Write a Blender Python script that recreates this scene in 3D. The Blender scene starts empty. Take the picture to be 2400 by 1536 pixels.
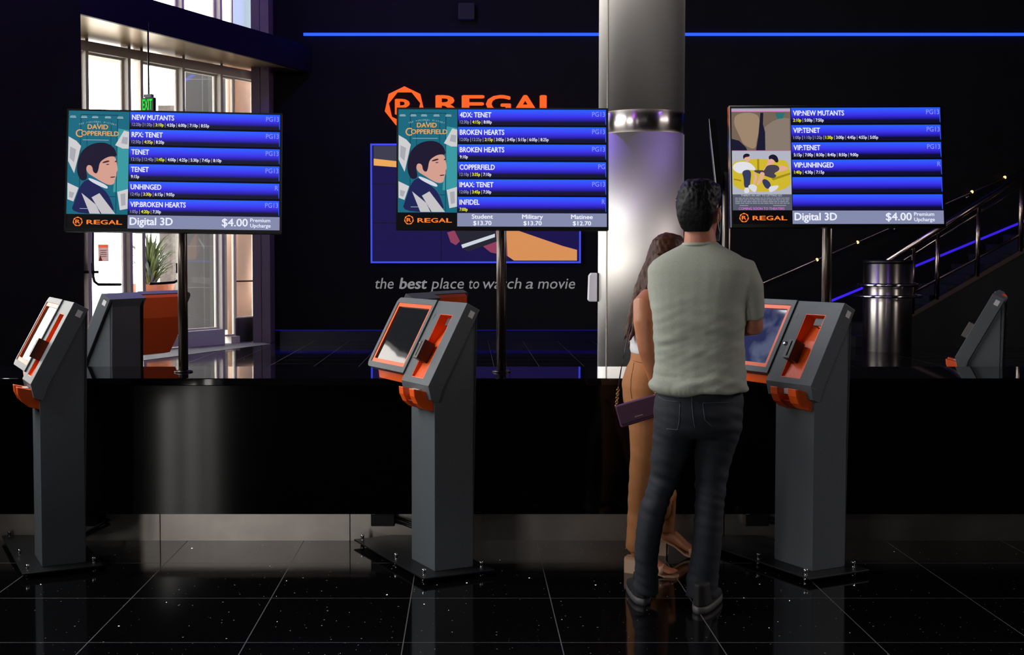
import bpy, bmesh, math, random
from mathutils import Vector, Matrix, noise
random.seed(7)
PI = math.pi
SC = bpy.context.scene
C = SC.collection

# ------------------------------------------------------------------ camera
F = 2854.0; CX = 1095.0; HORIZ = 600.0; EYE = 1.5
PITCH = math.radians(2.4)
CY = HORIZ + F * math.tan(PITCH)
cam_d = bpy.data.cameras.new('camera')
cam = bpy.data.objects.new('camera', cam_d); C.objects.link(cam)
cam.location = (0, 0, EYE); cam.rotation_euler = (PI/2 - PITCH, 0, 0)
cam_d.sensor_width = 36; cam_d.lens = 36 * F / 2400
cam_d.shift_x = (1200 - CX) / 2400; cam_d.shift_y = (CY - 768) / 2400
cam_d.clip_start = 0.05; cam_d.clip_end = 300
SC.camera = cam
FW = Vector((0, math.cos(PITCH), -math.sin(PITCH))); UP = Vector((0, math.sin(PITCH), math.cos(PITCH)))
EYEV = Vector((0, 0, EYE))
def ray(px, py): return FW + Vector((1, 0, 0)) * ((px - CX) / F) + UP * ((CY - py) / F)
def P(px, py, Y):
    d = ray(px, py); return EYEV + d * (Y / d.y)
def PF(px, py):
    d = ray(px, py); return EYEV + d * (-EYE / d.z)
def PP(px, py, pt, n):
    d = ray(px, py); return EYEV + d * ((pt - EYEV).dot(n) / d.dot(n))

# ------------------------------------------------------------------ materials
def lin(c):
    r = []
    for v in c[:3]:
        v /= 255.0
        r.append(v / 12.92 if v <= 0.04045 else ((v + 0.055) / 1.055) ** 2.4)
    return (*r, 1.0)
MATS = {}
def mat(name, col, rough=0.5, metal=0.0, emit=None, es=1.0, noise_s=None, noise_a=0.25, bump=None, spec=None, aniso=None):
    """procedural principled material; col / emit as 0-255 sRGB"""
    if name in MATS: return MATS[name]
    m = bpy.data.materials.new(name); m.use_nodes = True
    nt = m.node_tree; b = nt.nodes['Principled BSDF']
    c = lin(col)
    b.inputs['Base Color'].default_value = c
    b.inputs['Roughness'].default_value = rough; b.inputs['Metallic'].default_value = metal
    if spec is not None: b.inputs['Specular IOR Level'].default_value = spec
    if aniso: b.inputs['Anisotropic'].default_value = aniso
    if emit is not None:
        b.inputs['Emission Color'].default_value = lin(emit); b.inputs['Emission Strength'].default_value = es
    if noise_s or bump:
        tc = nt.nodes.new('ShaderNodeTexCoord'); nz = nt.nodes.new('ShaderNodeTexNoise')
        nz.inputs['Scale'].default_value = noise_s or 40; nz.inputs['Detail'].default_value = 4
        nt.links.new(tc.outputs['Object'], nz.inputs['Vector'])
        if noise_s:
            rp = nt.nodes.new('ShaderNodeValToRGB')
            rp.color_ramp.elements[0].position = 0.3; rp.color_ramp.elements[1].position = 0.7
            rp.color_ramp.elements[0].color = tuple(x * (1 - noise_a) for x in c[:3]) + (1,)
            rp.color_ramp.elements[1].color = tuple(min(1, x * (1 + noise_a)) for x in c[:3]) + (1,)
            nt.links.new(nz.outputs['Fac'], rp.inputs['Fac']); nt.links.new(rp.outputs['Color'], b.inputs['Base Color'])
        if bump:
            bp = nt.nodes.new('ShaderNodeBump'); bp.inputs['Strength'].default_value = bump; bp.inputs['Distance'].default_value = 0.004
            nt.links.new(nz.outputs['Fac'], bp.inputs['Height']); nt.links.new(bp.outputs['Normal'], b.inputs['Normal'])
    MATS[name] = m
    return m
def paper(name, col):
    m = bpy.data.materials.new(name); m.use_nodes = True; nt = m.node_tree; nt.nodes.remove(nt.nodes['Principled BSDF'])
    d = nt.nodes.new('ShaderNodeBsdfDiffuse'); t = nt.nodes.new('ShaderNodeBsdfTranslucent'); x = nt.nodes.new('ShaderNodeMixShader')
    d.inputs[0].default_value = lin(col); t.inputs[0].default_value = lin(col); x.inputs[0].default_value = .45
    nt.links.new(d.outputs[0], x.inputs[1]); nt.links.new(t.outputs[0], x.inputs[2]); nt.links.new(x.outputs[0], nt.nodes['Material Output'].inputs['Surface'])
    return m
def glow(name, col, es=1.0): return mat(name, (4, 4, 5), 0.35, emit=col, es=es, spec=0.2)

# ------------------------------------------------------------------ mesh builder
class MB:
    def __init__(s): s.v = []; s.f = []; s.m = []; s.sm = []
    def add(s, vs, fs, mi=0, smooth=False):
        o = len(s.v); s.v += [tuple(v) for v in vs]
        for f in fs: s.f.append([o + i for i in f]); s.m.append(mi); s.sm.append(smooth)
        return s
    def box(s, x0, x1, y0, y1, z0, z1, mi=0, M=None):
        vs = [Vector((x, y, z)) for z in (z0, z1) for y in (y0, y1) for x in (x0, x1)]
        if M: vs = [M @ v if isinstance(M, Matrix) else M(*v) for v in vs]
        return s.add(vs, [(0, 2, 3, 1), (4, 5, 7, 6), (0, 1, 5, 4), (2, 6, 7, 3), (0, 4, 6, 2), (1, 3, 7, 5)], mi)
    def prism(s, poly, a, b, fn, mi=0):
        """poly of 2-D points extruded a..b ; fn(p, q, w) -> 3-D"""
        n = len(poly)
        vs = [fn(p[0], p[1], a) for p in poly] + [fn(p[0], p[1], b) for p in poly]
        fs = [tuple(range(n - 1, -1, -1)), tuple(range(n, 2 * n))] + [(i, (i + 1) % n, n + (i + 1) % n, n + i) for i in range(n)]
        return s.add(vs, fs, mi)
    def flat(s, poly, fn, mi=0):
        return s.add([fn(p[0], p[1]) for p in poly], [tuple(range(len(poly)))], mi)
    def ring(s, outer, inner, a, b, fn, mi=0):
        """plate with a hole; outer and inner have the same number of points"""
        n = len(outer)
        vs = [fn(*p, a) for p in outer] + [fn(*p, a) for p in inner] + [fn(*p, b) for p in outer] + [fn(*p, b) for p in inner]
        fs = []
        for i in range(n):
            j = (i + 1) % n
            fs += [(i, j, n + j, n + i), (2*n + i, 3*n + i, 3*n + j, 2*n + j), (i, 2*n + i, 2*n + j, j), (n + i, n + j, 3*n + j, 3*n + i)]
        return s.add(vs, fs, mi)
    def loft(s, rings, mi=0, smooth=True, caps=True):
        n = len(rings[0]); vs = [p for r in rings for p in r]; fs = []
        for k in range(len(rings) - 1):
            for i in range(n):
                j = (i + 1) % n
                fs.append((k*n + i, k*n + j, (k+1)*n + j, (k+1)*n + i))
        if caps: fs += [tuple(range(n - 1, -1, -1)), tuple((len(rings) - 1)*n + i for i in range(n))]
        return s.add(vs, fs, mi, smooth)
    def tube(s, pts, r, n=10, mi=0, ref=None, flat=1.0):
        pts = [Vector(p) for p in pts]; rs = r if isinstance(r, (list, tuple)) else [r] * len(pts)
        rings = []
        for k, p in enumerate(pts):
            t = (pts[min(k+1, len(pts)-1)] - pts[max(k-1, 0)]).normalized()
            rf = Vector(ref) if ref else (Vector((0, 0, 1)) if abs(t.z) < 0.9 else Vector((0, 1, 0)))
            a = t.cross(rf).normalized(); b = a.cross(t).normalized()
            rr = rs[k] if isinstance(rs[k], (list, tuple)) else (rs[k], rs[k] * flat)
            rings.append([p + a * (rr[0] * math.cos(2*PI*i/n)) + b * (rr[1] * math.sin(2*PI*i/n)) for i in range(n)])
        return s.loft(rings, mi)
    def lathe(s, prof, n=32, mi=0, c=(0, 0, 0), smooth=True, caps=True):
        c = Vector(c)
        return s.loft([[c + Vector((r*math.cos(2*PI*i/n), r*math.sin(2*PI*i/n), z)) for i in range(n)] for r, z in prof], mi, smooth, caps)
    def torus(s, c, R, r, n=40, m=10, mi=0):
        c = Vector(c); vs = []; fs = []
        for i in range(n):
            a = 2*PI*i/n
            for j in range(m):
                b = 2*PI*j/m; q = R + r*math.cos(b)
                vs.append(c + Vector((q*math.cos(a), q*math.sin(a), r*math.sin(b))))
        for i in range(n):
            for j in range(m):
                fs.append((i*m + j, ((i+1) % n)*m + j, ((i+1) % n)*m + (j+1) % m, i*m + (j+1) % m))
        return s.add(vs, fs, mi, True)
    def ball(s, c, r, n=14, m=9, mi=0, M=None):
        c = Vector(c); r = r if isinstance(r, (tuple, list)) else (r, r, r)
        rings = []
        for k in range(m):
            a = -PI/2 + PI * (k + 0.5) / m
            pts = [Vector((r[0]*math.cos(a)*math.cos(2*PI*i/n), r[1]*math.cos(a)*math.sin(2*PI*i/n), r[2]*math.sin(a))) for i in range(n)]
            rings.append([c + (M @ p if M else p) for p in pts])
        return s.loft(rings, mi)
    def mesh(s, name, mats):
        me = bpy.data.meshes.new(name); me.from_pydata(s.v, [], s.f)
        for m in (mats if isinstance(mats, (list, tuple)) else [mats]): me.materials.append(m)
        for p, mi, sm in zip(me.polygons, s.m, s.sm): p.material_index = mi; p.use_smooth = sm
        bm = bmesh.new(); bm.from_mesh(me); bmesh.ops.recalc_face_normals(bm, faces=bm.faces); bm.to_mesh(me); bm.free()
        return me
    def build(s, name, mats, parent=None, bevel=0, label=None, flip=True):
        me = s.mesh(name, mats); o = bpy.data.objects.new(name, me); C.objects.link(o)
        if parent: o.parent = parent
        if label: o['label'] = label
        if bevel:
            md = o.modifiers.new('bevel', 'BEVEL'); md.width = bevel; md.segments = 2; md.limit_method = 'ANGLE'; md.angle_limit = math.radians(40)
        return o
def tag(o, label, cat, group=None):
    o['label'] = label; o['category'] = cat
    if group: o['group'] = group
    return o
def struct(o): o['kind'] = 'structure'; return o
def empty(name, loc=(0, 0, 0), rz=0):
    o = bpy.data.objects.new(name, None); C.objects.link(o); o.location = loc; o.rotation_euler = (0, 0, rz); o.empty_display_size = 0.1
    return o
def children(o): return [c for c in o.children]
def copy_tree(o, parent=None):
    c = o.copy(); C.objects.link(c)
    if parent: c.parent = parent
    for ch in list(o.children): copy_tree(ch, c)
    return c
def remesh(mb, voxel, smooth=6, fac=0.5):
    """one continuous skin over the closed pieces of mb -> (verts, faces)"""
    me = mb.mesh('tmp', []); o = bpy.data.objects.new('tmp', me); C.objects.link(o)
    r = o.modifiers.new('r', 'REMESH'); r.mode = 'VOXEL'; r.voxel_size = voxel
    s = o.modifiers.new('s', 'SMOOTH'); s.iterations = smooth; s.factor = fac
    dg = bpy.context.evaluated_depsgraph_get(); dg.update()
    m2 = bpy.data.meshes.new_from_object(o.evaluated_get(dg))
    vs = [v.co.copy() for v in m2.vertices]; fs = [tuple(p.vertices) for p in m2.polygons]
    bpy.data.objects.remove(o); bpy.data.meshes.remove(me); bpy.data.meshes.remove(m2)
    return vs, fs
def skin_obj(name, mb, voxel, m, parent, smooth=6, disp=None, fac=0.5):
    vs, fs = remesh(mb, voxel, smooth, fac)
    out = MB(); out.add(vs, fs, 0, True)
    if disp:
        me = out.mesh('t2', []); me.update()
        nrm = [v.normal.copy() for v in me.vertices]; bpy.data.meshes.remove(me)
        out.v = [tuple(v + n * disp(v, n)) for v, n in zip(vs, nrm)]
    o = out.build(name, m, parent)
    if parent: o.matrix_parent_inverse = Matrix.Translation(parent.location).inverted()
    return o

# ------------------------------------------------------------------ lettering
_tc = {}
def glyphs(body, bold=0.0, shear=0.0, extrude=0.0):
    k = (body, bold, shear, extrude)
    if k not in _tc:
        cu = bpy.data.curves.new('t', 'FONT'); cu.body = body; cu.size = 1; cu.offset = bold; cu.shear = shear; cu.extrude = extrude
        cu.resolution_u = 3; cu.fill_mode = 'BOTH'
        o = bpy.data.objects.new('t', cu); C.objects.link(o)
        me = bpy.data.meshes.new_from_object(o)
        _tc[k] = ([v.co.copy() for v in me.vertices], [tuple(p.vertices) for p in me.polygons])
        bpy.data.objects.remove(o); bpy.data.curves.remove(cu); bpy.data.meshes.remove(me)
    return _tc[k]
def width(body, bold=0.0):
    vs, _ = glyphs(body); return max(v.x for v in vs) - min(v.x for v in vs)
CAP = max(v.y for v in glyphs('H')[0])
def text(mb, body, x, y, h, fn, w=None, hs=1.0, bold=0.0, align='L', shear=0.0, mi=0, extrude=0.0, adv=False):
    """letters of cap height h with the baseline at (x, y) in the surface's own units; fn(u, v, d) -> 3-D, v up"""
    vs, fs = glyphs(body, 0.0, shear, extrude)
    if not vs: return 0
    sy = h / CAP; x0 = min(v.x for v in vs); x1 = max(v.x for v in vs)
    sx = (w / (x1 - x0)) if w else sy * hs
    off = {'L': 0, 'C': -(x1 - x0) * sx / 2, 'R': -(x1 - x0) * sx}[align]
    b = bold * .8   # heavier weight: the outline struck again a hair to each side
    for k, (dx, dy) in enumerate(((0, 0), (b, 0), (-b, 0), (0, b*.7), (0, -b*.7)) if bold else ((0, 0),)):
        mb.add([fn(x + off + (v.x - x0 + dx) * sx, y + (v.y + dy) * sy, v.z + k*.00002) for v in vs], fs, mi)
    return (x1 - x0) * sx

# ------------------------------------------------------------------ palette
paint = mat('graphite powder coat', (84, 89, 94), 0.44, spec=.2, noise_s=260, noise_a=0.12, bump=0.05)
orange = mat('orange lacquer', (232, 88, 22), 0.38)
black_plastic = mat('black plastic', (16, 15, 16), 0.4)
black_gloss = mat('black gloss laminate', (5, 5, 6), 0.08, noise_s=3, noise_a=0.1, spec=0.3)
black_wall = mat('black wall paint', (13, 13, 16), 0.65, noise_s=2.0, noise_a=0.2, spec=0.15)
chrome = mat('chrome', (225, 225, 228), 0.12, 1.0)
steel = mat('brushed steel', (232, 228, 224), 0.55, 1.0, aniso=.6, noise_s=1.5, noise_a=0.05)
white_label = mat('white sticker', (205, 205, 205), 0.5)

# ------------------------------------------------------------------ the room
TILE = 0.612
def floor_material():
    m = bpy.data.materials.new('polished black granite tile'); m.use_nodes = True
    nt = m.node_tree; N = nt.nodes; L = nt.links; b = N['Principled BSDF']
    tc = N.new('ShaderNodeTexCoord'); sp = N.new('ShaderNodeSeparateXYZ'); L.new(tc.outputs['Object'], sp.inputs[0])
    def mth(op, a, bb=None, c=None):
        n = N.new('ShaderNodeMath'); n.operation = op
        for i, q in enumerate((a, bb, c)):
            if q is None: continue
            if isinstance(q, (int, float)): n.inputs[i].default_value = q
            else: L.new(q, n.inputs[i])
        return n.outputs[0]
    def line(ax, off):
        f = mth('FRACT', mth('DIVIDE', mth('SUBTRACT', ax, off), TILE))
        d = mth('MINIMUM', f, mth('SUBTRACT', 1.0, f))
        return mth('LESS_THAN', d, 0.0020 / TILE)
    g = mth('MAXIMUM', line(sp.outputs[0], -0.248), line(sp.outputs[1], 5.279))
    vo = N.new('ShaderNodeTexVoronoi'); vo.voronoi_dimensions = '2D'; vo.inputs['Scale'].default_value = 17.0; L.new(tc.outputs['Object'], vo.inputs['Vector'])
    sc = N.new('ShaderNodeSeparateColor'); L.new(vo.outputs['Color'], sc.inputs[0])
    rad = mth('MULTIPLY', mth('POWER', sc.outputs[0], 3.0), 0.06)
    fl = mth('LESS_THAN', vo.outputs['Distance'], rad)
    tint = N.new('ShaderNodeHueSaturation'); L.new(vo.outputs['Color'], tint.inputs['Color']); tint.inputs['Saturation'].default_value = 0.35; tint.inputs['Value'].default_value = 2.0
    nz = N.new('ShaderNodeTexNoise'); nz.inputs['Scale'].default_value = 60; L.new(tc.outputs['Object'], nz.inputs['Vector'])
    rp = N.new('ShaderNodeValToRGB'); L.new(nz.outputs['Fac'], rp.inputs['Fac'])
    rp.color_ramp.elements[0].color = (0.0012, 0.0012, 0.0015, 1); rp.color_ramp.elements[1].color = (0.004, 0.004, 0.0048, 1)
    m1 = N.new('ShaderNodeMix'); m1.data_type = 'RGBA'; L.new(fl, m1.inputs['Factor']); L.new(rp.outputs['Color'], m1.inputs[6]); L.new(tint.outputs['Color'], m1.inputs[7])
    m2 = N.new('ShaderNodeMix'); m2.data_type = 'RGBA'; L.new(g, m2.inputs['Factor']); L.new(m1.outputs[2], m2.inputs[6]); m2.inputs[7].default_value = (0.11, 0.105, 0.105, 1)
    L.new(m2.outputs[2], b.inputs['Base Color'])
    L.new(mth('MULTIPLY_ADD', g, 0.5, 0.07), b.inputs['Roughness'])
    b.inputs['Specular IOR Level'].default_value = 0.5
    # metal flecks lie at all angles in the stone
    ge = N.new('ShaderNodeNewGeometry'); vs = N.new('ShaderNodeVectorMath'); vs.operation = 'MULTIPLY_ADD'
    vo2 = N.new('ShaderNodeTexWhiteNoise'); L.new(vo.outputs['Position'], vo2.inputs['Vector'])
    L.new(vo2.outputs['Color'], vs.inputs[0]); vs.inputs[1].default_value = (2.4, 2.4, .6); vs.inputs[2].default_value = (-1.2, -1.2, .5)
    nv = N.new('ShaderNodeVectorMath'); nv.operation = 'NORMALIZE'; L.new(vs.outputs[0], nv.inputs[0])
    mv = N.new('ShaderNodeMix'); mv.data_type = 'VECTOR'; L.new(fl, mv.inputs['Factor']); L.new(ge.outputs['Normal'], mv.inputs[4]); L.new(nv.outputs[0], mv.inputs[5])
    L.new(mv.outputs[1], b.inputs['Normal']); L.new(mth('MULTIPLY', fl, .8), b.inputs['Metallic'])
    return m
mf = floor_material()
struct(MB().box(-9, 12, -6, 21.5, -0.1, 0).build('floor', mf))
struct(MB().box(-9, 12, -6.2, 21.7, 8.5, 8.7).build('ceiling', black_wall))
struct(MB().box(-3.46, 12.2, 21.5, 21.7, 0, 8.5).build('wall_back', black_wall))
struct(MB().ring([(-6, 0), (21.5, 0), (21.5, 8.5), (-6, 8.5)], [(2, 4.6), (9, 4.6), (9, 7.9), (2, 7.9)], 12, 12.2, lambda p, q, w: Vector((w, p, q))).build('wall_right', black_wall))
base_m = mat('blue glow baseboard', (10, 10, 48), 0.25)  # blue LED glow at the wall foot is put into this colour
struct(MB().box(-3.3, 6.2, 21.42, 21.5, 0, 0.19).build('baseboard_back', base_m))

# left wall with tall glazing beside the kiosks
frame_dark = mat('dark window frame', (30, 29, 30), 0.4)
XW = -3.55
wl = MB(); wf = lambda p, q, w: Vector((w, p, q))
def wq(y0, y1, z0, z1): wl.box(XW - .2, XW, y0, y1, z0, z1)
wq(-6, 7.4, 5.6, 8.5); wq(-6, -5.4, 0, 5.6); wq(-1.6, .55, 0, 5.6); wq(1.1, 4.0, 0, 5.6); wq(7.35, 7.4, 0, 5.6)
wq(4.0, 7.35, 0, 1.8); wq(-5.4, -1.6, 2.8, 5.6); wq(.55, 1.1, 2.8, 5.6); wq(-5.4, -1.6, 0, .1); wq(.55, 1.1, 0, .1)
struct(wl.build('wall_left', black_wall))
glass_m = bpy.data.materials.new('clear window glass'); glass_m.use_nodes = True
_n = glass_m.node_tree; _n.nodes.remove(_n.nodes['Principled BSDF'])
_t = _n.nodes.new('ShaderNodeBsdfTransparent'); _t.inputs[0].default_value = (0.93, 0.95, 0.94, 1)
_g = _n.nodes.new('ShaderNodeBsdfGlossy'); _g.inputs['Roughness'].default_value = 0.02
_fr = _n.nodes.new('ShaderNodeFresnel'); _fr.inputs['IOR'].default_value = 1.35
_mx = _n.nodes.new('ShaderNodeMixShader')
_n.links.new(_fr.outputs[0], _mx.inputs[0]); _n.links.new(_t.outputs[0], _mx.inputs[1]); _n.links.new(_g.outputs[0], _mx.inputs[2])
_n.links.new(_mx.outputs[0], _n.nodes['Material Output'].inputs['Surface'])
def side_window(n, x, y0, y1, z0, z1, bays, rows):
    m = MB(); f = lambda p, q, w: Vector((w, p, q))
    m.ring([(y0, z0), (y1, z0), (y1, z1), (y0, z1)], [(y0+.08, z0+.08), (y1-.08, z0+.08), (y1-.08, z1-.08), (y0+.08, z1-.08)], x-.15, x-.03, f)
    for k in range(1, bays): m.box(x-.14, x-.04, y0+(y1-y0)*k/bays-.05, y0+(y1-y0)*k/bays+.05, z0+.08, z1-.08)
    for z in rows: m.box(x-.135, x-.045, y0+.08, y1-.08, z-.04, z+.04)
    w = struct(m.build('window_%d' % n, frame_dark))
side_window(20, XW, 4.0, 7.35, 1.8, 5.6, 3, (3.0,)); side_window(23, XW, -5.4, -1.6, .1, 2.8, 3, ()); side_window(24, XW, .55, 1.1, .1, 2.8, 1, ())
# rear wall with one low window and a clerestory, behind the camera
wr = MB(); fr = lambda p, q, w: Vector((p, w, q))
wr.box(XW, 12, -6.2, -6.0, 7.6, 8.5).box(XW, 12, -6.2, -6.0, 3.2, 4.6).box(XW, -3.5, -6.2, -6, 4.6, 7.6).box(4.0, 12, -6.2, -6.0, 4.6, 7.6)
wr.box(XW, 12, -6.2, -6.0, 0, 3.2)
struct(wr.build('wall_rear', black_wall))
def rear_window(n, x0, x1, z0, z1, bays):
    m = MB().ring([(x0, z0), (x1, z0), (x1, z1), (x0, z1)], [(x0+.1, z0+.1), (x1-.1, z0+.1), (x1-.1, z1-.1), (x0+.1, z1-.1)], -6.15, -6.05, fr)
    for k in bays: m.box(k-.1, k+.1, -6.12, -6.06, z0+.1, z1-.1)
    w = struct(m.build('window_%d' % n, frame_dark))
rear_window(31, -3.5, 4.0, 4.6, 7.6, (-1.9, .1, 2.1))

# dark pier between the glazing and the entrance, with a window in its flank out of frame
pier_x = P(168, 300, 15.0).x
pm_ = mat('pier paint', (11, 10, 13), 0.7, spec=0.1, noise_s=2, noise_a=.15)
pr_ = MB().box(-9, pier_x, 15.0, 15.4, 0, 8.5).box(-9, XW, 7.2, 7.4, 0, 8.5)
pr_.ring([(7.4, 0), (15.0, 0), (15.0, 8.5), (7.4, 8.5)], [(7.7, .4), (12.2, .4), (12.2, 7.8), (7.7, 7.8)], pier_x - .25, pier_x, lambda p, q, w: Vector((w, p, q)))
pr_.box(pier_x - .25, pier_x, 7.7, 12.2, 3.05, 5.9)
struct(pr_.build('wall_pier', pm_))
side_window(25, 12.2, 2, 9, 4.6, 7.9, 3, ()); side_window(21, pier_x, 7.7, 12.2, .4, 3.05, 4, (2.45,)); side_window(22, pier_x, 7.7, 12.2, 5.9, 7.8, 3, ())

# unseen dark blockers, added outside the glazing to stop sky light leaking in
blocker_m = mat('blocker dark', (40, 39, 40), .9, noise_s=4, noise_a=.3)
struct(MB().box(12.8, 13.2, 0, 11, 3.5, 8.7).build('light_blocker_right', blocker_m))
blocker_mb = MB().box(-5.6, -4.3, -6.4, 7.15, -.1, 8.7).box(-7.2, -5.6, 7.15, 15.0, -.1, 8.7)
struct(blocker_mb.build('light_blocker', blocker_m))
struct(MB().box(-5.6, 12.2, -7.4, -6.9, -.1, 8.7).build('light_blocker_rear', blocker_m))
struct(MB().box(-5.6, 12.2, -7.4, -6.0, 8.5, 8.9).build('light_blocker_rear_top', blocker_m))  # added cap over the rear blocker, keeps sky light out

# ---- the oblique glazed entrance
A = Vector((-5.9, 18.2, 0)); D = Vector((0.545, 0.838, 0)).normalized(); NIN = Vector((0.838, -0.545, 0)).normalized()
def FPt(px, py): return PP(px, py, A, NIN)
def ft(px, py=500): return (FPt(px, py) - A).dot(D)
def FM(t, d, z): return A + D * t + NIN * d + Vector((0, 0, z))
cream = mat('cream aluminium', (214, 204, 190), 0.45)
head_z = 4.55
t_start, t_end = -2.2, ft(590)
mul = [(188, 212), (287, 309), (316, 340), (414, 437), (503, 525)]
hd = MB().box(t_start, t_end, 0, 0.16, head_z, 4.70, M=FM).box(t_start, t_end, 0, 0.16, 5.15, 5.25, M=FM).box(t_start, t_end, 0, 0.16, 8.4, 8.5, M=FM)
struct(hd.build('trim_1', cream))
for i, (a, b) in enumerate(mul):
    t0 = ft(a)
    struct(MB().box(t0, t0 + 0.055, 0.0, 0.165, 0, 8.4, M=FM).build('trim_%d' % (i + 2), cream))
t_tr = MB().box(t_start, ft(440), 0.02, 0.1, 2.30, 2.48, M=FM)
struct(t_tr.build('trim_7', frame_dark))
sill_m = mat('grey sill', (205, 203, 204), 0.5)
struct(MB().box(ft(414), ft(503), 0.03, 0.2, 0, 0.26, M=FM).build('trim_8', sill_m))
struct(MB().box(ft(525), ft(545), 0.0, 0.15, 0, 0.12, M=FM).build('trim_9', cream))
edges = [(t_start, ft(188)), (ft(188)+.055, ft(287)), (ft(316)+.055, ft(414)), (ft(414)+.055, ft(503)), (ft(503)+.055, ft(545))]
bar_m = mat('dark push bar', (46, 42, 40), 0.35, 0.6)
def fp_in(px, py, d=0.06): return FPt(px, py) + NIN * d
def push_bar(pts, door):
    o = MB().tube([fp_in(*p) for p in pts], 0.022, 8).build('push_bar', bar_m, door); return o
for i, (a, b) in enumerate(edges):
    z0 = 0.26 if i == 3 else 0.12
    w = struct(MB().ring([(a, z0), (b, z0), (b, head_z), (a, head_z)], [(a+.03, z0+.03), (b-.03, z0+.03), (b-.03, head_z-.03), (a+.03, head_z-.03)], 0.0, 0.05, lambda p, q, w: FM(p, w, q)).build('window_%d' % (i + 1), cream))
    MB().box(a+.02, b-.02, 0.02, 0.03, z0+.02, head_z-.02, M=FM).build('pane', glass_m, w)
    w = struct(MB().ring([(a, 5.25), (b, 5.25), (b, 8.4), (a, 8.4)], [(a+.03, 5.28), (b-.03, 5.28), (b-.03, 8.37), (a+.03, 8.37)], 0.0, 0.05, lambda p, q, w: FM(p, w, q)).build('window_%d' % (i + 8), cream))
    MB().box(a+.02, b-.02, 0.02, 0.03, 5.27, 8.39, M=FM).build('pane', glass_m, w)
door_px = [((188, 540), (187, 600), (187, 650), (183, 662), (174, 668), (150, 668)), ((211, 540), (211, 600), (212, 648), (215, 660), (224, 667), (250, 667), (277, 667)), ((345, 665), (375, 664), (402, 662), (411, 656), (413, 645), (413, 600), (413, 540))]
hp = [(180, 627), (203, 627), (406, 627)]
for i, (pts, h, (a, b)) in enumerate(zip(door_px, hp, [edges[0], edges[1], edges[2]])):
    a2 = max(a, -0.3) if i == 0 else a
    d = struct(MB().ring([(a2+.035, .02), (b-.035, .02), (b-.035, 2.3), (a2+.035, 2.3)], [(a2+.075, .2), (b-.075, .2), (b-.075, 2.24), (a2+.075, 2.24)], 0.05, 0.09, lambda p, q, w: FM(p, w, q)).build('door_%d' % (i + 1), cream))
    push_bar(pts, d)
    q = fp_in(h[0], h[1], 0.1)
    hm = MB(); hm.box(-.02, .02, -.03, .03, -.09, .07, M=Matrix.Translation(q)); hm.box(0.0, .11, -.02, .02, -.09, -.05, M=Matrix.Translation(q))
    hm.build('handle', bar_m, d)
# copper coloured panel and dark pilaster closing the run
a, b = ft(546), ft(591)
w = struct(MB().ring([(a, .42), (b, .42), (b, head_z), (a, head_z)], [(a+.02, .44), (b-.02, .44), (b-.02, head_z-.02), (a+.02, head_z-.02)], 0.0, 0.05, lambda p, q, w: FM(p, w, q)).build('window_14', cream))
MB().box(a+.01, b-.01, .02, .03, .43, head_z-.01, M=FM).build('pane', glass_m, w)
MB().box(a+.01, b-.01, .01, .05, P(560, 660, 21).z-.012, P(560, 660, 21).z+.012, M=FM).build('glazing_bar', frame_dark, w)
cop = mat('warm metal cladding', (168, 128, 104), 0.4, 0.5, noise_s=1.2, noise_a=.25)
tag(MB().lathe([(.32, -.05), (.32, 5.2)], 48, c=(P(572, 500, 22.7).x, 22.7, 0)).build('clad_pier', cop), 'warm copper toned round pier outside, next to the dark pilaster', 'pier')
struct(MB().box(ft(546), ft(591), 0.0, 0.06, 0.0, 0.42, M=FM).build('trim_11', mat('grey plinth', (70, 66, 68), .5)))
struct(MB().box(ft(546), ft(591), 0.0, 0.05, 5.25, 8.4, M=FM).build('window_15', mat('daylight glow panel', (235, 240, 245), .3, emit=(200, 225, 235), es=.7)))  # daylight in this upper bay is put in as the panel's own glow
pil = mat('violet grey pilaster', (112, 98, 112), 0.35)
x0 = P(591, 500, 21.0).x; x1 = P(632, 500, 21.0).x
pm = MB().box(x0, (x0+x1)/2-.006, 21.0, 21.6, 0, 8.5).box((x0+x1)/2+.006, x1, 21.0, 21.6, 0, 8.5).box(x0+.02, x1-.02, 21.02, 21.5, 0, 8.5)
struct(pm.build('wall_pilaster', pil))
# fascia and soffit over the entrance
f0 = P(170, 35, 16.2); f1 = P(600, 140, 20.0)
fd = (f1 - f0); fd.z = 0; fd.normalize()
fa = Vector((f0.x, f0.y, 0)) - fd * 1.6; fb = Vector((f1.x, f1.y, 0)) + fd * 1.55
ga = A + D * (t_start) ; gb = A + D * (ft(590) + 0.4)
soff_m = mat('satin soffit panel', (176, 150, 112), 0.32, 0.7, noise_s=1.5, noise_a=.12)
fasc_m = mat('dark violet fascia', (18, 14, 34), 0.5, spec=.2)
poly = [(fa.x, fa.y), (fb.x, fb.y), (gb.x, gb.y), (ga.x, ga.y)]
s = struct(MB().prism(poly, 4.73, 5.13, lambda p, q, w: Vector((p, q, w))).build('ceiling_soffit', soff_m))
off = Vector((fd.y, -fd.x, 0)) * 0.06
poly = [(fa.x, fa.y), (fb.x, fb.y), (fb.x + off.x, fb.y + off.y), (fa.x + off.x, fa.y + off.y)]
struct(MB().prism(poly, 4.70, 5.16, lambda p, q, w: Vector((p, q, w))).build('trim_12', fasc_m))
# light granite band along the doors
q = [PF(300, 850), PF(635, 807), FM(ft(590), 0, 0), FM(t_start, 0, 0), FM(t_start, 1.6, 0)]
struct(MB().prism([(p.x, p.y) for p in q], 0.0005, 0.004, lambda a, b, w: Vector((a, b, w))).build('floor_entrance', mat('light granite', (120, 118, 120), .45, noise_s=30, noise_a=.3)))

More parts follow.
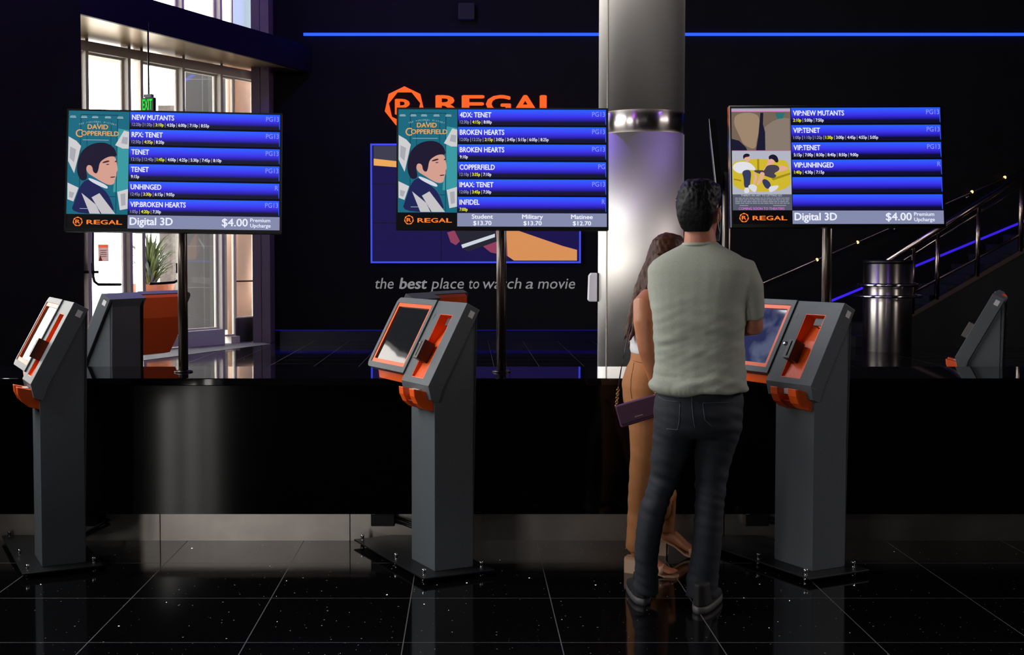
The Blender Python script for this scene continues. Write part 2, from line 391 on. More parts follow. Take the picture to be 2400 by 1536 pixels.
# ---- outside
pav = mat('light concrete paving', (190, 182, 172), .8, noise_s=1, noise_a=.1)  # pale tone is the concrete's own colour
g = MB().prism([(ga.x, ga.y), (gb.x, gb.y), (-1, 40), (-30, 40), (-30, 10), (ga.x - .2, ga.y - .5)], -0.12, -0.02, lambda a, b, w: Vector((a, b, w)))
struct(g.build('ground', pav))
def block_material():
    m = bpy.data.materials.new('split face block'); m.use_nodes = True; nt = m.node_tree; b = nt.nodes['Principled BSDF']
    tc = nt.nodes.new('ShaderNodeTexCoord'); mp = nt.nodes.new('ShaderNodeMapping'); mp.inputs['Rotation'].default_value = (PI/2, 0, 0)
    br = nt.nodes.new('ShaderNodeTexBrick'); br.inputs['Scale'].default_value = 1.0; br.offset = 0
    br.inputs['Color1'].default_value = (.055, .052, .053, 1); br.inputs['Color2'].default_value = (.066, .062, .062, 1); br.inputs['Mortar'].default_value = (.11, .105, .105, 1)
    br.inputs['Brick Width'].default_value = .45; br.inputs['Row Height'].default_value = .85; br.inputs['Mortar Size'].default_value = .008
    nt.links.new(tc.outputs['Object'], mp.inputs[0]); nt.links.new(mp.outputs[0], br.inputs['Vector']); nt.links.new(br.outputs['Color'], b.inputs['Base Color'])
    nz = nt.nodes.new('ShaderNodeTexNoise'); nz.inputs['Scale'].default_value = 30; bp = nt.nodes.new('ShaderNodeBump'); bp.inputs['Strength'].default_value = .8
    nt.links.new(tc.outputs['Object'], nz.inputs['Vector']); nt.links.new(nz.outputs['Fac'], bp.inputs['Height']); nt.links.new(bp.outputs['Normal'], b.inputs['Normal'])
    b.inputs['Roughness'].default_value = .9
    return m
blk = block_material()
tag(MB().box(P(436, 400, 25).x, P(560, 400, 25).x, 25, 27, -.05, 5.6).build('building', blk), 'grey block walled building outside, behind the two glass bays next to the copper panel', 'building')
tag(MB().box(P(372, 400, 23.6).x, P(420, 400, 23.6).x, 23.6, 24.2, -.05, 4.4).build('garden_wall', mat('pale stucco', (124, 116, 114), .9, noise_s=14, noise_a=.25, bump=1.0)), 'pale rough stucco wall outside, right beside the green plant', 'wall')
struct(MB().prism([(ga.x - .3, ga.y), (gb.x - .3, gb.y), (gb.x - 3, gb.y + 2.5), (ga.x - 3, ga.y + 2.5)], 5.25, 5.45, lambda a, b, w: Vector((a, b, w))).build('canopy', mat('cream canopy', (190, 168, 140), .7)))
# plant in a terracotta planter
pl = empty('potted_plant', (*P(352, 660, 22.6)[:2], -0.02))
MB().lathe([(.3, 0), (.42, .9), (.44, 1.0), (.38, 1.0), (.36, .9)], 24).build('planter', mat('terracotta', (170, 92, 56), .7), pl)
leafm = mat('strap leaf', (84, 98, 50), .5, noise_s=6, noise_a=.4)
lv = MB()
for i in range(180):
    a = random.uniform(0, 2*PI); L = random.uniform(.5, 1.05); lean = random.uniform(.1, 1.0); z0 = .8 + random.uniform(0, .55)
    dx, dy = math.cos(a), math.sin(a); w = random.uniform(.02, .04)
    pts = []
    for k in range(5):
        s = k / 4; r = L * lean * s * .75; z = z0 + L * (s - .55 * lean * s * s)
        ww = w * (1 - s) ** .6 + .002
        pts.append((Vector((dx*r - dy*ww, dy*r + dx*ww, z)), Vector((dx*r + dy*ww, dy*r - dx*ww, z)), Vector((dx*r, dy*r, z - .008))))
    vs = [p for t in pts for p in t]; fs = []
    for k in range(4):
        o = 3*k; fs += [(o, o+1, o+4, o+3), (o, o+3, o+5, o+2), (o+1, o+2, o+5, o+4)]
    lv.add(vs, fs + [(0, 2, 1), (12, 13, 14)], 0, True)
lv.build('foliage', leafm, pl)
tag(pl, 'green strap-leaved plant in a terracotta pot outside the glass door', 'plant')
# notice on the glass door
q0 = fp_in(225, 573, .045); q1 = fp_in(250, 613, .045)
tn0, tn1 = (q0 - A).dot(D), (q1 - A).dot(D)
nt_ = empty('notice', (0, 0, 0))
pz = q0.z - .05
MB().flat([(tn0, q1.z), (tn1, q1.z), (tn1, pz), (tn0, pz)], lambda a, b: FM(a, .045, b)).build('sheet', paper('pink paper', (170, 136, 132)), nt_)
MB().flat([(tn0, pz), (tn1, pz), (tn1, q0.z), (tn0, q0.z)], lambda a, b: FM(a, .045, b)).build('heading_band', paper('red print', (196, 84, 60)), nt_)
MB().flat([(tn0+.01, q1.z+.01), (tn0+.08, q1.z+.01), (tn0+.04, q1.z+.1)], lambda a, b: FM(a, .0458, b)).build('print_corner', paper('red print corner', (196, 84, 60)), nt_)
nl = MB()
for j in range(4): nl.flat([(tn0+.04, q0.z-.1-.03*j), (tn1-.04, q0.z-.1-.03*j), (tn1-.04, q0.z-.09-.03*j), (tn0+.04, q0.z-.09-.03*j)], lambda a, b: FM(a, .0458, b))
nl.build('print_lines', paper('grey print', (140, 120, 120)), nt_)
tag(nt_, 'paper notice with a red heading stuck on the glass door', 'notice')
# exit sign hanging from the soffit
ex = empty('exit_sign', P(349, 262, 17.0), math.radians(-24))
sx = 17.0 / F
MB().box(-.1, .1, -.03, .03, 0, 32*sx).build('case', mat('black sign case', (10, 14, 11), .4), ex)
MB().box(-.065, .065, -.03, .03, 33*sx, 40*sx).build('canopy_bracket', mat('grey bracket', (120, 125, 120), .5), ex)
MB().tube([(0, 0, 40*sx), (0, 0, 4.73 - ex.location.z)], .012, 8).build('rod', black_plastic, ex)
em = MB(); text(em, 'EXIT', 0, 4*sx, 24*sx, lambda u, v, d: Vector((u, -.033, v)), w=.165, bold=.02, align='C')
em.build('lettering', glow('exit green', (10, 230, 40), 1.3), ex)
tag(ex, 'green EXIT sign hanging on a thin rod above the left screen', 'sign')

# ------------------------------------------------------------------ back wall things
BY = 21.5
k1 = BY / F
led_m = glow('blue led', (24, 62, 255), 3.0)
a = P(711, 80, BY - .05); b = P(2420, 77, BY - .05)
ls = MB().box(a.x, b.x, BY - .05, BY - .004, a.z - .022, a.z + .022)
tag(ls.build('led_strip', led_m), 'long thin blue light line running high across the black back wall', 'light strip')
bl = P(645, 778, BY-.1); br_ = P(1404, 778, BY-.1)
tag(MB().box(bl.x, br_.x, BY - .1, BY - .08, .185, .2).build('led_strip', glow('dim blue led', (24, 18, 170), .5)), 'dim blue light line low along the foot of the back wall', 'light strip')
# logo badge and big letters
sign_m = glow('orange sign', (255, 92, 30), 1.25)
def hept(cx, cy, r, rot): return [(cx + r*math.cos(rot + 2*PI*i/7), cy + r*math.sin(rot + 2*PI*i/7)) for i in range(7)]
def wallp(px, py): return P(px, py, BY - .06)
def badge(mb, cx, cy, r, fn, d0, d1, mi=0):
    o = hept(cx, cy, r, PI/2); i = hept(cx, cy, r * .80, PI/2 + PI/7)
    oo = []; ii = []
    for k in range(7):   # 14-gon pair: outer points and midpoints, inner midpoints and points
        n = (k + 1) % 7; im = (k - 1) % 7
        oo += [o[k], ((o[k][0]+o[n][0])/2, (o[k][1]+o[n][1])/2)]
        ii += [((i[im][0]+i[k][0])/2, (i[im][1]+i[k][1])/2), i[k]]
    mb.ring(oo, ii, d0, d1, fn, mi)
    text(mb, 'R', cx, cy - r*.38, r * .74, lambda u, v, d: fn(u, v, d1 + .0004), w=r*.86, bold=.035, align='C', mi=mi)
c0 = wallp(948, 250)
rs = empty('wall_sign', (0, BY, c0.z - .4))
fnw = lambda u, v, d: Vector((u, -d, v - rs.location.z))
bm_ = MB(); badge(bm_, c0.x, c0.z, 47*k1, fnw, .0, .06); bm_.build('badge', sign_m, rs)
tl = wallp(1022, 224); hgt = 38*k1
x = tl.x
for ch, w0, w1 in (('R', 1023, 1075), ('E', 1085, 1133), ('G', 1141, 1195), ('A', 1205, 1258), ('L', 1268, 1312)):
    lm = MB(); text(lm, ch, wallp(w0, 224).x, tl.z - hgt, hgt, lambda u, v, d: fnw(u, v, .03 + d), w=(w1-w0)*k1, bold=.03, extrude=.03)
    lm.build('letter', sign_m, rs)
tag(rs, 'glowing orange badge and five orange letters on the black wall above the middle screen', 'sign')
# tagline
tgm = glow('tagline grey', (150, 150, 154), .75)
tg = empty('wall_lettering', (0, BY, P(1100, 690, BY).z))
fnt = lambda u, v, d: Vector((u, -.01 - d, v - tg.location.z))
zb = wallp(1100, 677).z
for s_, xa, xb, bo in (('the', 879, 922, 0), ('best', 936, 1000, .028), ('place', 1010, 1087, 0), ('to', 1099, 1123, 0), ('watch', 1132, 1222, 0), ('a', 1232, 1250, 0), ('movie', 1261, 1348, 0)):
    t_ = MB(); text(t_, s_, wallp(xa, 677).x, zb, 25*k1, fnt, w=(xb-xa)*k1, bold=bo, shear=.18, extrude=.008); t_.build('word', tgm, tg)
tag(tg, 'grey italic slogan lettering on the black wall under the video wall', 'lettering')
# video wall
va, vb = P(872, 341, BY-.14), P(1357, 613, BY-.14)
vw = empty('video_wall', ((va.x+vb.x)/2, BY - .14, vb.z)); W = vb.x - va.x; H = va.z - vb.z
vx = lambda px: P(px, 400, BY-.14).x - vw.location.x
vz = lambda py: P(1100, py, BY-.14).z - vw.location.z
def VF(px, py, d=0.0): return Vector((vx(px), -.006 - d, vz(py)))
MB().box(-W/2, W/2, 0, .13, 0, H).build('cabinet', black_plastic, vw)
bt = .03
MB().ring([(-W/2-bt, -bt), (W/2+bt, -bt), (W/2+bt, H+bt), (-W/2-bt, H+bt)], [(-W/2, 0), (W/2, 0), (W/2, H), (-W/2, H)], -.02, .1, lambda p, q, w: Vector((p, w, q))).build('lit_border', glow('border blue', (66, 78, 240), 1.0), vw)
scr = glow('screen navy', (26, 18, 74), 1.0)
for r_ in range(3):
    for c_ in range(3):
        MB().box(-W/2 + c_*W/3 + .006, -W/2 + (c_+1)*W/3 - .006, -.005, 0, r_*H/3 + .006, (r_+1)*H/3 - .006).build('screen', scr, vw)
MB().flat([(876, 342), (1000, 342), (1000, 386), (876, 372)], lambda a, b: VF(a, b)).build('picture_band', glow('screen grey', (60, 60, 78), 1.0), vw)
MB().flat([(876, 372), (1000, 386), (1000, 398), (876, 388)], lambda a, b: VF(a, b, .001)).build('picture_band', glow('screen amber', (236, 168, 90), 1.0), vw)
hand = MB()
hand.flat([(1186, 538), (1215, 541), (1270, 560), (1320, 577), (1353, 586), (1353, 611), (1205, 611), (1186, 598)], lambda a, b: VF(a, b, .001))
hand.flat([(1100, 540), (1186, 538), (1190, 600), (1150, 592), (1135, 580), (1110, 560)], lambda a, b: VF(a, b, .0014), 1)
hand.flat([(1048, 545), (1066, 540), (1078, 566), (1068, 575), (1056, 568)], lambda a, b: VF(a, b, .0014), 1)
hand.build('picture_hand', [glow('screen skin', (226, 150, 92), .9), glow('screen violet skin', (150, 66, 96), .9)], vw)
ph = MB()
ph.flat([(1060, 530), (1160, 530), (1165, 566), (1098, 590), (1088, 586)], lambda a, b: VF(a, b, .002))
ph.flat([(1081, 574), (1160, 548), (1160, 556), (1084, 582)], lambda a, b: VF(a, b, .003), 1)
ph.build('picture_phone', [glow('phone dark', (38, 38, 52), .9), glow('phone white', (214, 222, 232), .9)], vw)
tag(vw, 'large dark video wall with a thin blue glowing border behind the middle screen', 'screen')
# small wall speaker
sp_ = P(1093, 27, BY-.1)
so = empty('wall_speaker', (sp_.x, BY, sp_.z - .14))
MB().box(-.14, .14, -.16, 0, 0, .28).build('cabinet', mat('speaker grey', (34, 34, 37), .6), so, .01)
MB().box(-.12, .12, -.165, -.16, .02, .26).build('grille', mat('speaker grille', (22, 22, 24), .7, noise_s=300, noise_a=.4), so)
tag(so, 'small dark square speaker high on the black wall', 'speaker')

# ------------------------------------------------------------------ steel column
def radial(m, rot):
    nt = m.node_tree; t = nt.nodes.new('ShaderNodeTangent'); t.direction_type = 'RADIAL'; t.axis = 'Z'; b = nt.nodes['Principled BSDF']
    nt.links.new(t.outputs[0], b.inputs['Tangent']); b.inputs['Anisotropic Rotation'].default_value = rot
band_m = mat('mirror steel', (222, 214, 210), .3, 1.0, aniso=.95); radial(band_m, .25)
cc = P(1503, 300, 13.0); R = 99 / F * 13.0
co = empty('steel_column', (cc.x, 13.0, 0))
z1 = P(1503, 308, 13.0 - R).z; z2 = P(1503, 255, 13.0 - R).z
MB().lathe([(R, 0), (R, z1)], 96).build('lower_sleeve', steel, co)
MB().lathe([(R*.99, z1), (R*.99, z2)], 96).build('polished_band', band_m, co, label='mirror polished band')
MB().lathe([(R, z2), (R, 8.5)], 96).build('upper_sleeve', steel, co)
seam = MB()
for zz0, zz1 in ((0.0, z1), (z2, 8.5)):
    an = math.radians(210); an2 = math.radians(212)
    pts = [((R+.004)*math.cos(q), (R+.004)*math.sin(q)) for q in (an, an2)] + [((R-.01)*math.cos(q), (R-.01)*math.sin(q)) for q in (an2, an)]
    seam.prism(pts, zz0+.002, zz1-.002, lambda p, q, w: Vector((p, q, w)))
seam.build('seam_strip', mat('seam steel', (120, 112, 104), .3, 1.0), co)
tag(co, 'thick round brushed steel column with a mirror band behind the man', 'column')
# dispenser on the column's flank
dp = P(1405, 707, 13.0)
do = empty('hand_sanitizer_dispenser', (dp.x + .005, 13.0, dp.z))
hh = 67 * 13 / F
prof = [(-.13, .02), (-.115, 0), (-.035, 0), (-.035, hh), (-.10, hh), (-.122, hh-.03)]
MB().prism(prof, -.06, .06, lambda p, q, w: Vector((p, w, q))).build('cover', mat('white plastic', (224, 222, 230), .4), do, .008)
MB().box(-.035, .0, -.055, .055, 0, hh).build('back_plate', black_plastic, do)
tag(do, 'white wall dispenser on a black back plate on the left side of the steel column', 'dispenser')

# ------------------------------------------------------------------ counter
CT = 0.874
cf, cb = 6.2, 6.87
ct = empty('counter', (0.5, 6.55, 0))
MB().box(-4.0, 4.8, cf-6.55, cb-6.55, CT-.038, CT).build('countertop', mat('black polished stone top', (7, 7, 9), 0.03, spec=.55), ct, .004)
MB().box(-3.95, 4.75, cf+.05-6.55, cb-.06-6.55, .164, CT-.038).build('front_panel', black_gloss, ct)
kick = mat('brushed kick plate', (222, 214, 206), .34, 1.0, noise_s=2.5, noise_a=.25)
for xa, xb in ((-3.0, -1.62), (-1.615, -.62), (-.615, 1.35), (1.355, 4.7)):
    MB().box(xa - .5, xb - .5, 6.36-6.55, cb-.1-6.55, 0, .164).build('kick_plate', kick, ct)
tag(ct, 'long black glossy counter with a steel kick plate behind the kiosks', 'counter')

# ------------------------------------------------------------------ kiosks
By_, Bz_, Ty_, Tz_ = -.043, .90, .158, 1.281
LL = math.hypot(Ty_-By_, Tz_-Bz_); ey, ez = (Ty_-By_)/LL, (Tz_-Bz_)/LL; my, mz = -ez, ey
def S(x, t, d=0): return Vector((x, By_ + ey*t + my*d, Bz_ + ez*t + mz*d))
def rrect(x0, x1, y0, y1, r, corners=(1, 1, 1, 1), n=4):
    out = []
    for (cx, cy, a0), on in zip(((x0, y0, PI), (x1, y0, 1.5*PI), (x1, y1, 0), (x0, y1, .5*PI)), corners):
        rr = r if on else 1e-4
        qx = cx + (rr if cx == x0 else -rr); qy = cy + (rr if cy == y0 else -rr)
        for k in range(n + 1):
            a = a0 + .5*PI*k/n; out.append((qx + rr*math.cos(a), qy + rr*math.sin(a)))
    return out
scr_off = bpy.data.materials.new('dark touch glass'); scr_off.use_nodes = True
_b = scr_off.node_tree.nodes['Principled BSDF']; _b.inputs['Base Color'].default_value = (.012, .013, .016, 1); _b.inputs['Roughness'].default_value = .04
_b.inputs['Specular IOR Level'].default_value = .3
_tc2 = scr_off.node_tree.nodes.new('ShaderNodeTexCoord'); _nz2 = scr_off.node_tree.nodes.new('ShaderNodeTexNoise'); _nz2.inputs['Scale'].default_value = 5; _nz2.inputs['Detail'].default_value = 1
_bp2 = scr_off.node_tree.nodes.new('ShaderNodeBump'); _bp2.inputs['Strength'].default_value = .11; _bp2.inputs['Distance'].default_value = .01
scr_off.node_tree.links.new(_tc2.outputs['Object'], _nz2.inputs['Vector']); scr_off.node_tree.links.new(_nz2.outputs['Fac'], _bp2.inputs['Height']); scr_off.node_tree.links.new(_bp2.outputs['Normal'], _b.inputs['Normal'])
XL, XR = -.17, .14
def make_kiosk(loc, ang):
    k = empty('ticket_kiosk', (loc[0], loc[1], 0), ang)
    # base plate on levelling feet
    MB().box(-.655, .21, -.10, .265, .022, .030).build('base_plate', mat('black steel plate', (26, 28, 30), .4, .3), k, .002)
    for bx, by in ((.15, -.07), (-.18, -.067), (-.62, -.066), (.14, .232), (-.62, .232)):
        MB().lathe([(.011, 0), (.011, .022), (.008, .0225), (.008, .044), (.010, .045), (.010, .056), (.006, .058)], 12, c=(bx, by, 0)).build('levelling_bolt', chrome, k)
    # column
    p1, p2 = S(0, LL-.01, -.0755), S(0, .006, -.0755)
    prof = [(0, .03), (.2, .03), (.2, 1.25), (.168, 1.262), (p1.y, p1.z), (p2.y, p2.z), (-.012, .84), (0, .815)]
    MB().prism(prof, XL+.025, XR-.022, lambda p, q, w: Vector((w, p, q))).build('column', paint, k, .002)
    # head with the open slot
    hd = MB().ring([(XL, 0), (XR, 0), (XR, LL), (XL, LL)], [(-.083, .03), (.05, .03), (.05, .363), (-.083, .363)], -.075, 0, S)
    hd_o = hd.build('head', paint, k, .002)
    lip = [(By_+.001, Bz_-.001), (-.028, .834), (.01, .82), (.03, .87)]
    MB().prism(lip, XL, XR, lambda p, q, w: Vector((w, p, q))).build('lip', paint, k, .002)
    # orange slot liner
    sl = MB().ring([(-.083, .03), (.05, .03), (.05, .363), (-.083, .363)], [(-.080, .033), (.047, .033), (.047, .36), (-.080, .36)], -.074, -.001, S)
    def fl(x, t, w): return S(x, t, w)
    vs = [S(-.0805, .0325, -.012), S(.0475, .0325, -.012), S(-.0805, .24, -.040), S(.0475, .24, -.040), S(-.0805, .3605, -.070), S(.0475, .3605, -.070)]
    vs += [S(-.0805, .0325, -.074), S(.0475, .0325, -.074), S(-.0805, .3605, -.074), S(.0475, .3605, -.074)]
    sl.add(vs, [(0, 1, 3, 2), (2, 3, 5, 4), (0, 6, 7, 1), (4, 5, 9, 8), (6, 8, 9, 7), (0, 2, 4, 8, 6), (1, 7, 9, 5, 3)])
    slo = sl.build('slot', orange, k, label='orange recessed slot')
    sc_ = MB().box(-.03, .04, .315, .352, -.060, -.022, M=S)
    sco = sc_.build('scanner', black_plastic, slo); MB().box(-.006, .006, .3145, .3155, -.045, -.033, M=S).build('scan_light', glow('scan red', (255, 60, 40), 2.0), sco)
    # card reader
    cr = MB().ring(rrect(-.076, -.030, .112, .212, .003), rrect(-.056, -.049, .124, .200, .002), -.022, .040, S)
    cr.box(-.058, -.047, .122, .202, -.022, .03, M=S)
    cro = cr.build('card_reader', mat('reader black', (30, 29, 31), .35), k, .002)
    MB().box(-.0768, -.0750, .116, .208, .0, .037, M=S).build('reader_face', mat('reader bezel', (88, 92, 98), .3), cro)
    # lock and switch
    lk = MB()
    lk.loft([[S(-.138 + r*math.cos(2*PI*i/14), .2 + r*math.sin(2*PI*i/14), d) for i in range(14)] for r, d in ((.012, 0), (.012, .004), (.009, .007), (.008, .009))])
    lk.build('cam_lock', chrome, k)
    ks = MB(); text(ks, '?', -.14, .335, .026, lambda u, v, d: S(u, v, .0008), w=.011, bold=.02); ks.build('printed_mark', black_plastic, k)
    # screen wing
    x0, x1, y0, y1 = XL-.47, XL-.002, .035, LL
    wi = MB().ring(rrect(x0, x1, y0, y1, .035, (1, 0, 0, 1)), rrect(x0+.03, x1-.028, y0+.03, y1-.03, .004), -.03, .008, S)
    wo = wi.build('screen_frame', paint, k, .002)
    MB().ring(rrect(x0+.03, x1-.028, y0+.03, y1-.03, .004), rrect(x0+.05, x1-.046, y0+.05, y1-.05, .004), -.03, .004, S).build('screen_border', orange, wo, label='orange border round the touch screen')
    MB().box(x0+.05, x1-.046, y0+.05, y1-.05, -.03, -.004, M=S).build('touch_screen', scr_off, wo)
    pa, pb, pc, pd = S(0, LL-.004, -.03), S(0, .045, -.03), (.2, 1.245), (.2, 1.12)
    prof = [(pa.y, pa.z), (.185, 1.262), pc, pd, (.06, .885), (.01, .875), (pb.y, pb.z)]
    MB().prism(prof, x0+.07, XL+.025, lambda p, q, w: Vector((w, p, q))).build('rear_shell', orange, k, .006, label='orange shell behind the touch screen')
    # receipt chute
    pr = [(-.118, .905), (-.112, .865), (-.092, .83), (-.055, .803), (0, .785), (0, .80), (-.02, .82), (-.03, .9)]
    for xa, xb in ((-.075, -.025), (.045, .10)):
        rim = [(-.098, .885), (-.095, .85), (-.078, .815), (-.048, .79), (.02, .768), (.03, .775), (.012, .81), (-.012, .835), (-.025, .868)]
        ch = MB().prism(rim, xa, xb, lambda p, q, w: Vector((w, p, q)))
        ch.build('receipt_prong', orange, k, .003)
    MB().prism([(-.076, .822), (-.046, .793), (.018, .772), (.018, .79), (-.04, .803), (-.066, .826)], -.025, .045, lambda p, q, w: Vector((w, p, q))).build('receipt_tray', mat('dark orange tray', (150, 44, 14), .5), k)
    MB().box(-.02, .05, -.062, -.04, .852, .876).build('receipt_paper', white_label, k, label='white paper in the chute')
    # serial sticker on the flank
    st = MB().box(XR, XR+.001, LL-.055, LL-.022, -.058, -.032, M=lambda a, b, c: S(a, b, c)); st.build('sticker', white_label, k)
    st.v = []
    return k
ANG = math.atan2(-.893, .45); ANGB = math.atan2(-.893, -.45)
k0 = make_kiosk((-.204, 5.725), ANG)
tag(k0, 'grey ticket kiosk in the middle of the front row, left of the couple', 'kiosk', 'ticket kiosks')
def place_kiosk(loc, ang, label):
    c = copy_tree(k0); c.location = (*loc, 0); c.rotation_euler = (0, 0, ang); c['label'] = label; return c
place_kiosk((-2.062, 5.805), ANG, 'ticket kiosk at the left edge, its screen side turned to the window light')
k3 = place_kiosk((1.556, 5.725), ANG, 'ticket kiosk right beside the man in the grey T-shirt')
place_kiosk((-2.212, 7.295), ANGB, 'ticket kiosk behind the counter showing its big orange rear shell')
place_kiosk((-.436, 7.295), ANGB, 'ticket kiosk behind the counter peeping over the middle front kiosk')
place_kiosk((2.99, 7.3), ANGB, 'dark ticket kiosk behind the counter seen in profile at the right end')

# the right-hand kiosk is in use: its touch screen is lit with a dark blue page
lit = scr_off.copy(); lit.name = 'lit touch glass'; _lb = lit.node_tree.nodes['Principled BSDF']
_ln = lit.node_tree.nodes.new('ShaderNodeTexNoise'); _ln.inputs['Scale'].default_value = 9; _lr = lit.node_tree.nodes.new('ShaderNodeValToRGB')
_lt = lit.node_tree.nodes.new('ShaderNodeTexCoord'); lit.node_tree.links.new(_lt.outputs['Object'], _ln.inputs['Vector'])
_lr.color_ramp.elements[0].position = .42; _lr.color_ramp.elements[0].color = lin((30, 36, 80)); _lr.color_ramp.elements[1].position = .62; _lr.color_ramp.elements[1].color = lin((82, 90, 118))
lit.node_tree.links.new(_ln.outputs['Fac'], _lr.inputs['Fac']); lit.node_tree.links.new(_lr.outputs['Color'], _lb.inputs['Emission Color']); _lb.inputs['Emission Strength'].default_value = .9
for ch in k3.children_recursive:
    if ch.name.startswith('touch_screen'):
        ch.material_slots[0].link = 'OBJECT'; ch.material_slots[0].material = lit
# junction boxes and cables under the counter
jb_m = mat('junction box black', (12, 12, 13), .5)
cab_m = mat('cable black', (20, 20, 22), .45)
for i, (px, lab, cabl, tx) in enumerate(((899, 'black cable box under the counter left of the middle kiosk', 'black cable pair running from the middle kiosk to its box', -.12), (212, 'black cable box under the counter behind the left kiosk', 'black cable drooping behind the left kiosk', -1.93), (1768, 'black cable box under the counter left of the right-hand kiosk', 'black cable running down to the right-hand kiosk', 1.62))):
    c = P(px, 1231, 6.36)
    jo = empty('junction_box', (c.x, 6.36, .089)); 
    MB().box(-.062, .062, -.06, 0, 0, .075).build('box', jb_m, jo, .004)
    MB().box(-.058, -.040, -.0615, -.06, .063, .071).build('sticker', white_label, jo)
    tag(jo, lab, 'junction box', 'junction boxes under the counter')
    cb_ = MB()
    for dz in (0, .022):
        cb_.tube([(c.x + .062, 6.33, .13 - dz), (c.x + .11, 6.32, .118 - dz), (tx - .02, 6.1, .09 - dz*.6), (tx + .04, 5.97, .06)], .008, 8)
    tag(cb_.build('cable', cab_m), cabl, 'cable')

# ------------------------------------------------------------------ showtime displays
US = 6.43 / F
SW, SH = 487, 275
def row_material():
    m = bpy.data.materials.new('listing row glow'); m.use_nodes = True; nt = m.node_tree; b = nt.nodes['Principled BSDF']
    b.inputs['Base Color'].default_value = (.003, .003, .005, 1); b.inputs['Roughness'].default_value = .35; b.inputs['Emission Strength'].default_value = 1.0
    tc = nt.nodes.new('ShaderNodeTexCoord'); sp = nt.nodes.new('ShaderNodeSeparateXYZ'); rp = nt.nodes.new('ShaderNodeValToRGB')
    nt.links.new(tc.outputs['Generated'], sp.inputs[0]); nt.links.new(sp.outputs[2], rp.inputs['Fac']); nt.links.new(rp.outputs['Color'], b.inputs['Emission Color'])
    el = rp.color_ramp.elements
    el[0].position = 0; el[0].color = lin((10, 10, 64)); el[1].position = 1; el[1].color = lin((36, 96, 255))
    for p, c in ((.08, (6, 5, 34)), (.20, (9, 7, 52)), (.34, (36, 24, 172)), (.55, (56, 48, 232)), (.78, (52, 76, 252))):
        e = el.new(p); e.color = lin(c)
    return m
row_m = row_material()
edge_m = glow('row edge blue', (36, 96, 255), 1.0)
T_W = glow('text white', (235, 238, 255), 1.0); T_G = glow('text grey', (168, 170, 206), 1.0); T_Y = glow('text yellow', (250, 250, 20), 1.0); T_B = glow('text pale blue', (140, 152, 246), 1.0)
T_O = glow('text orange', (255, 128, 44), 1.0); BAR = glow('bar lavender', (132, 138, 172), 1.0); INK = glow('screen black', (5, 5, 8), 1.0)
HS_T = 107 / (width('BROKEN HEARTS', .012) * 12 / CAP)
HS_S = 0.82
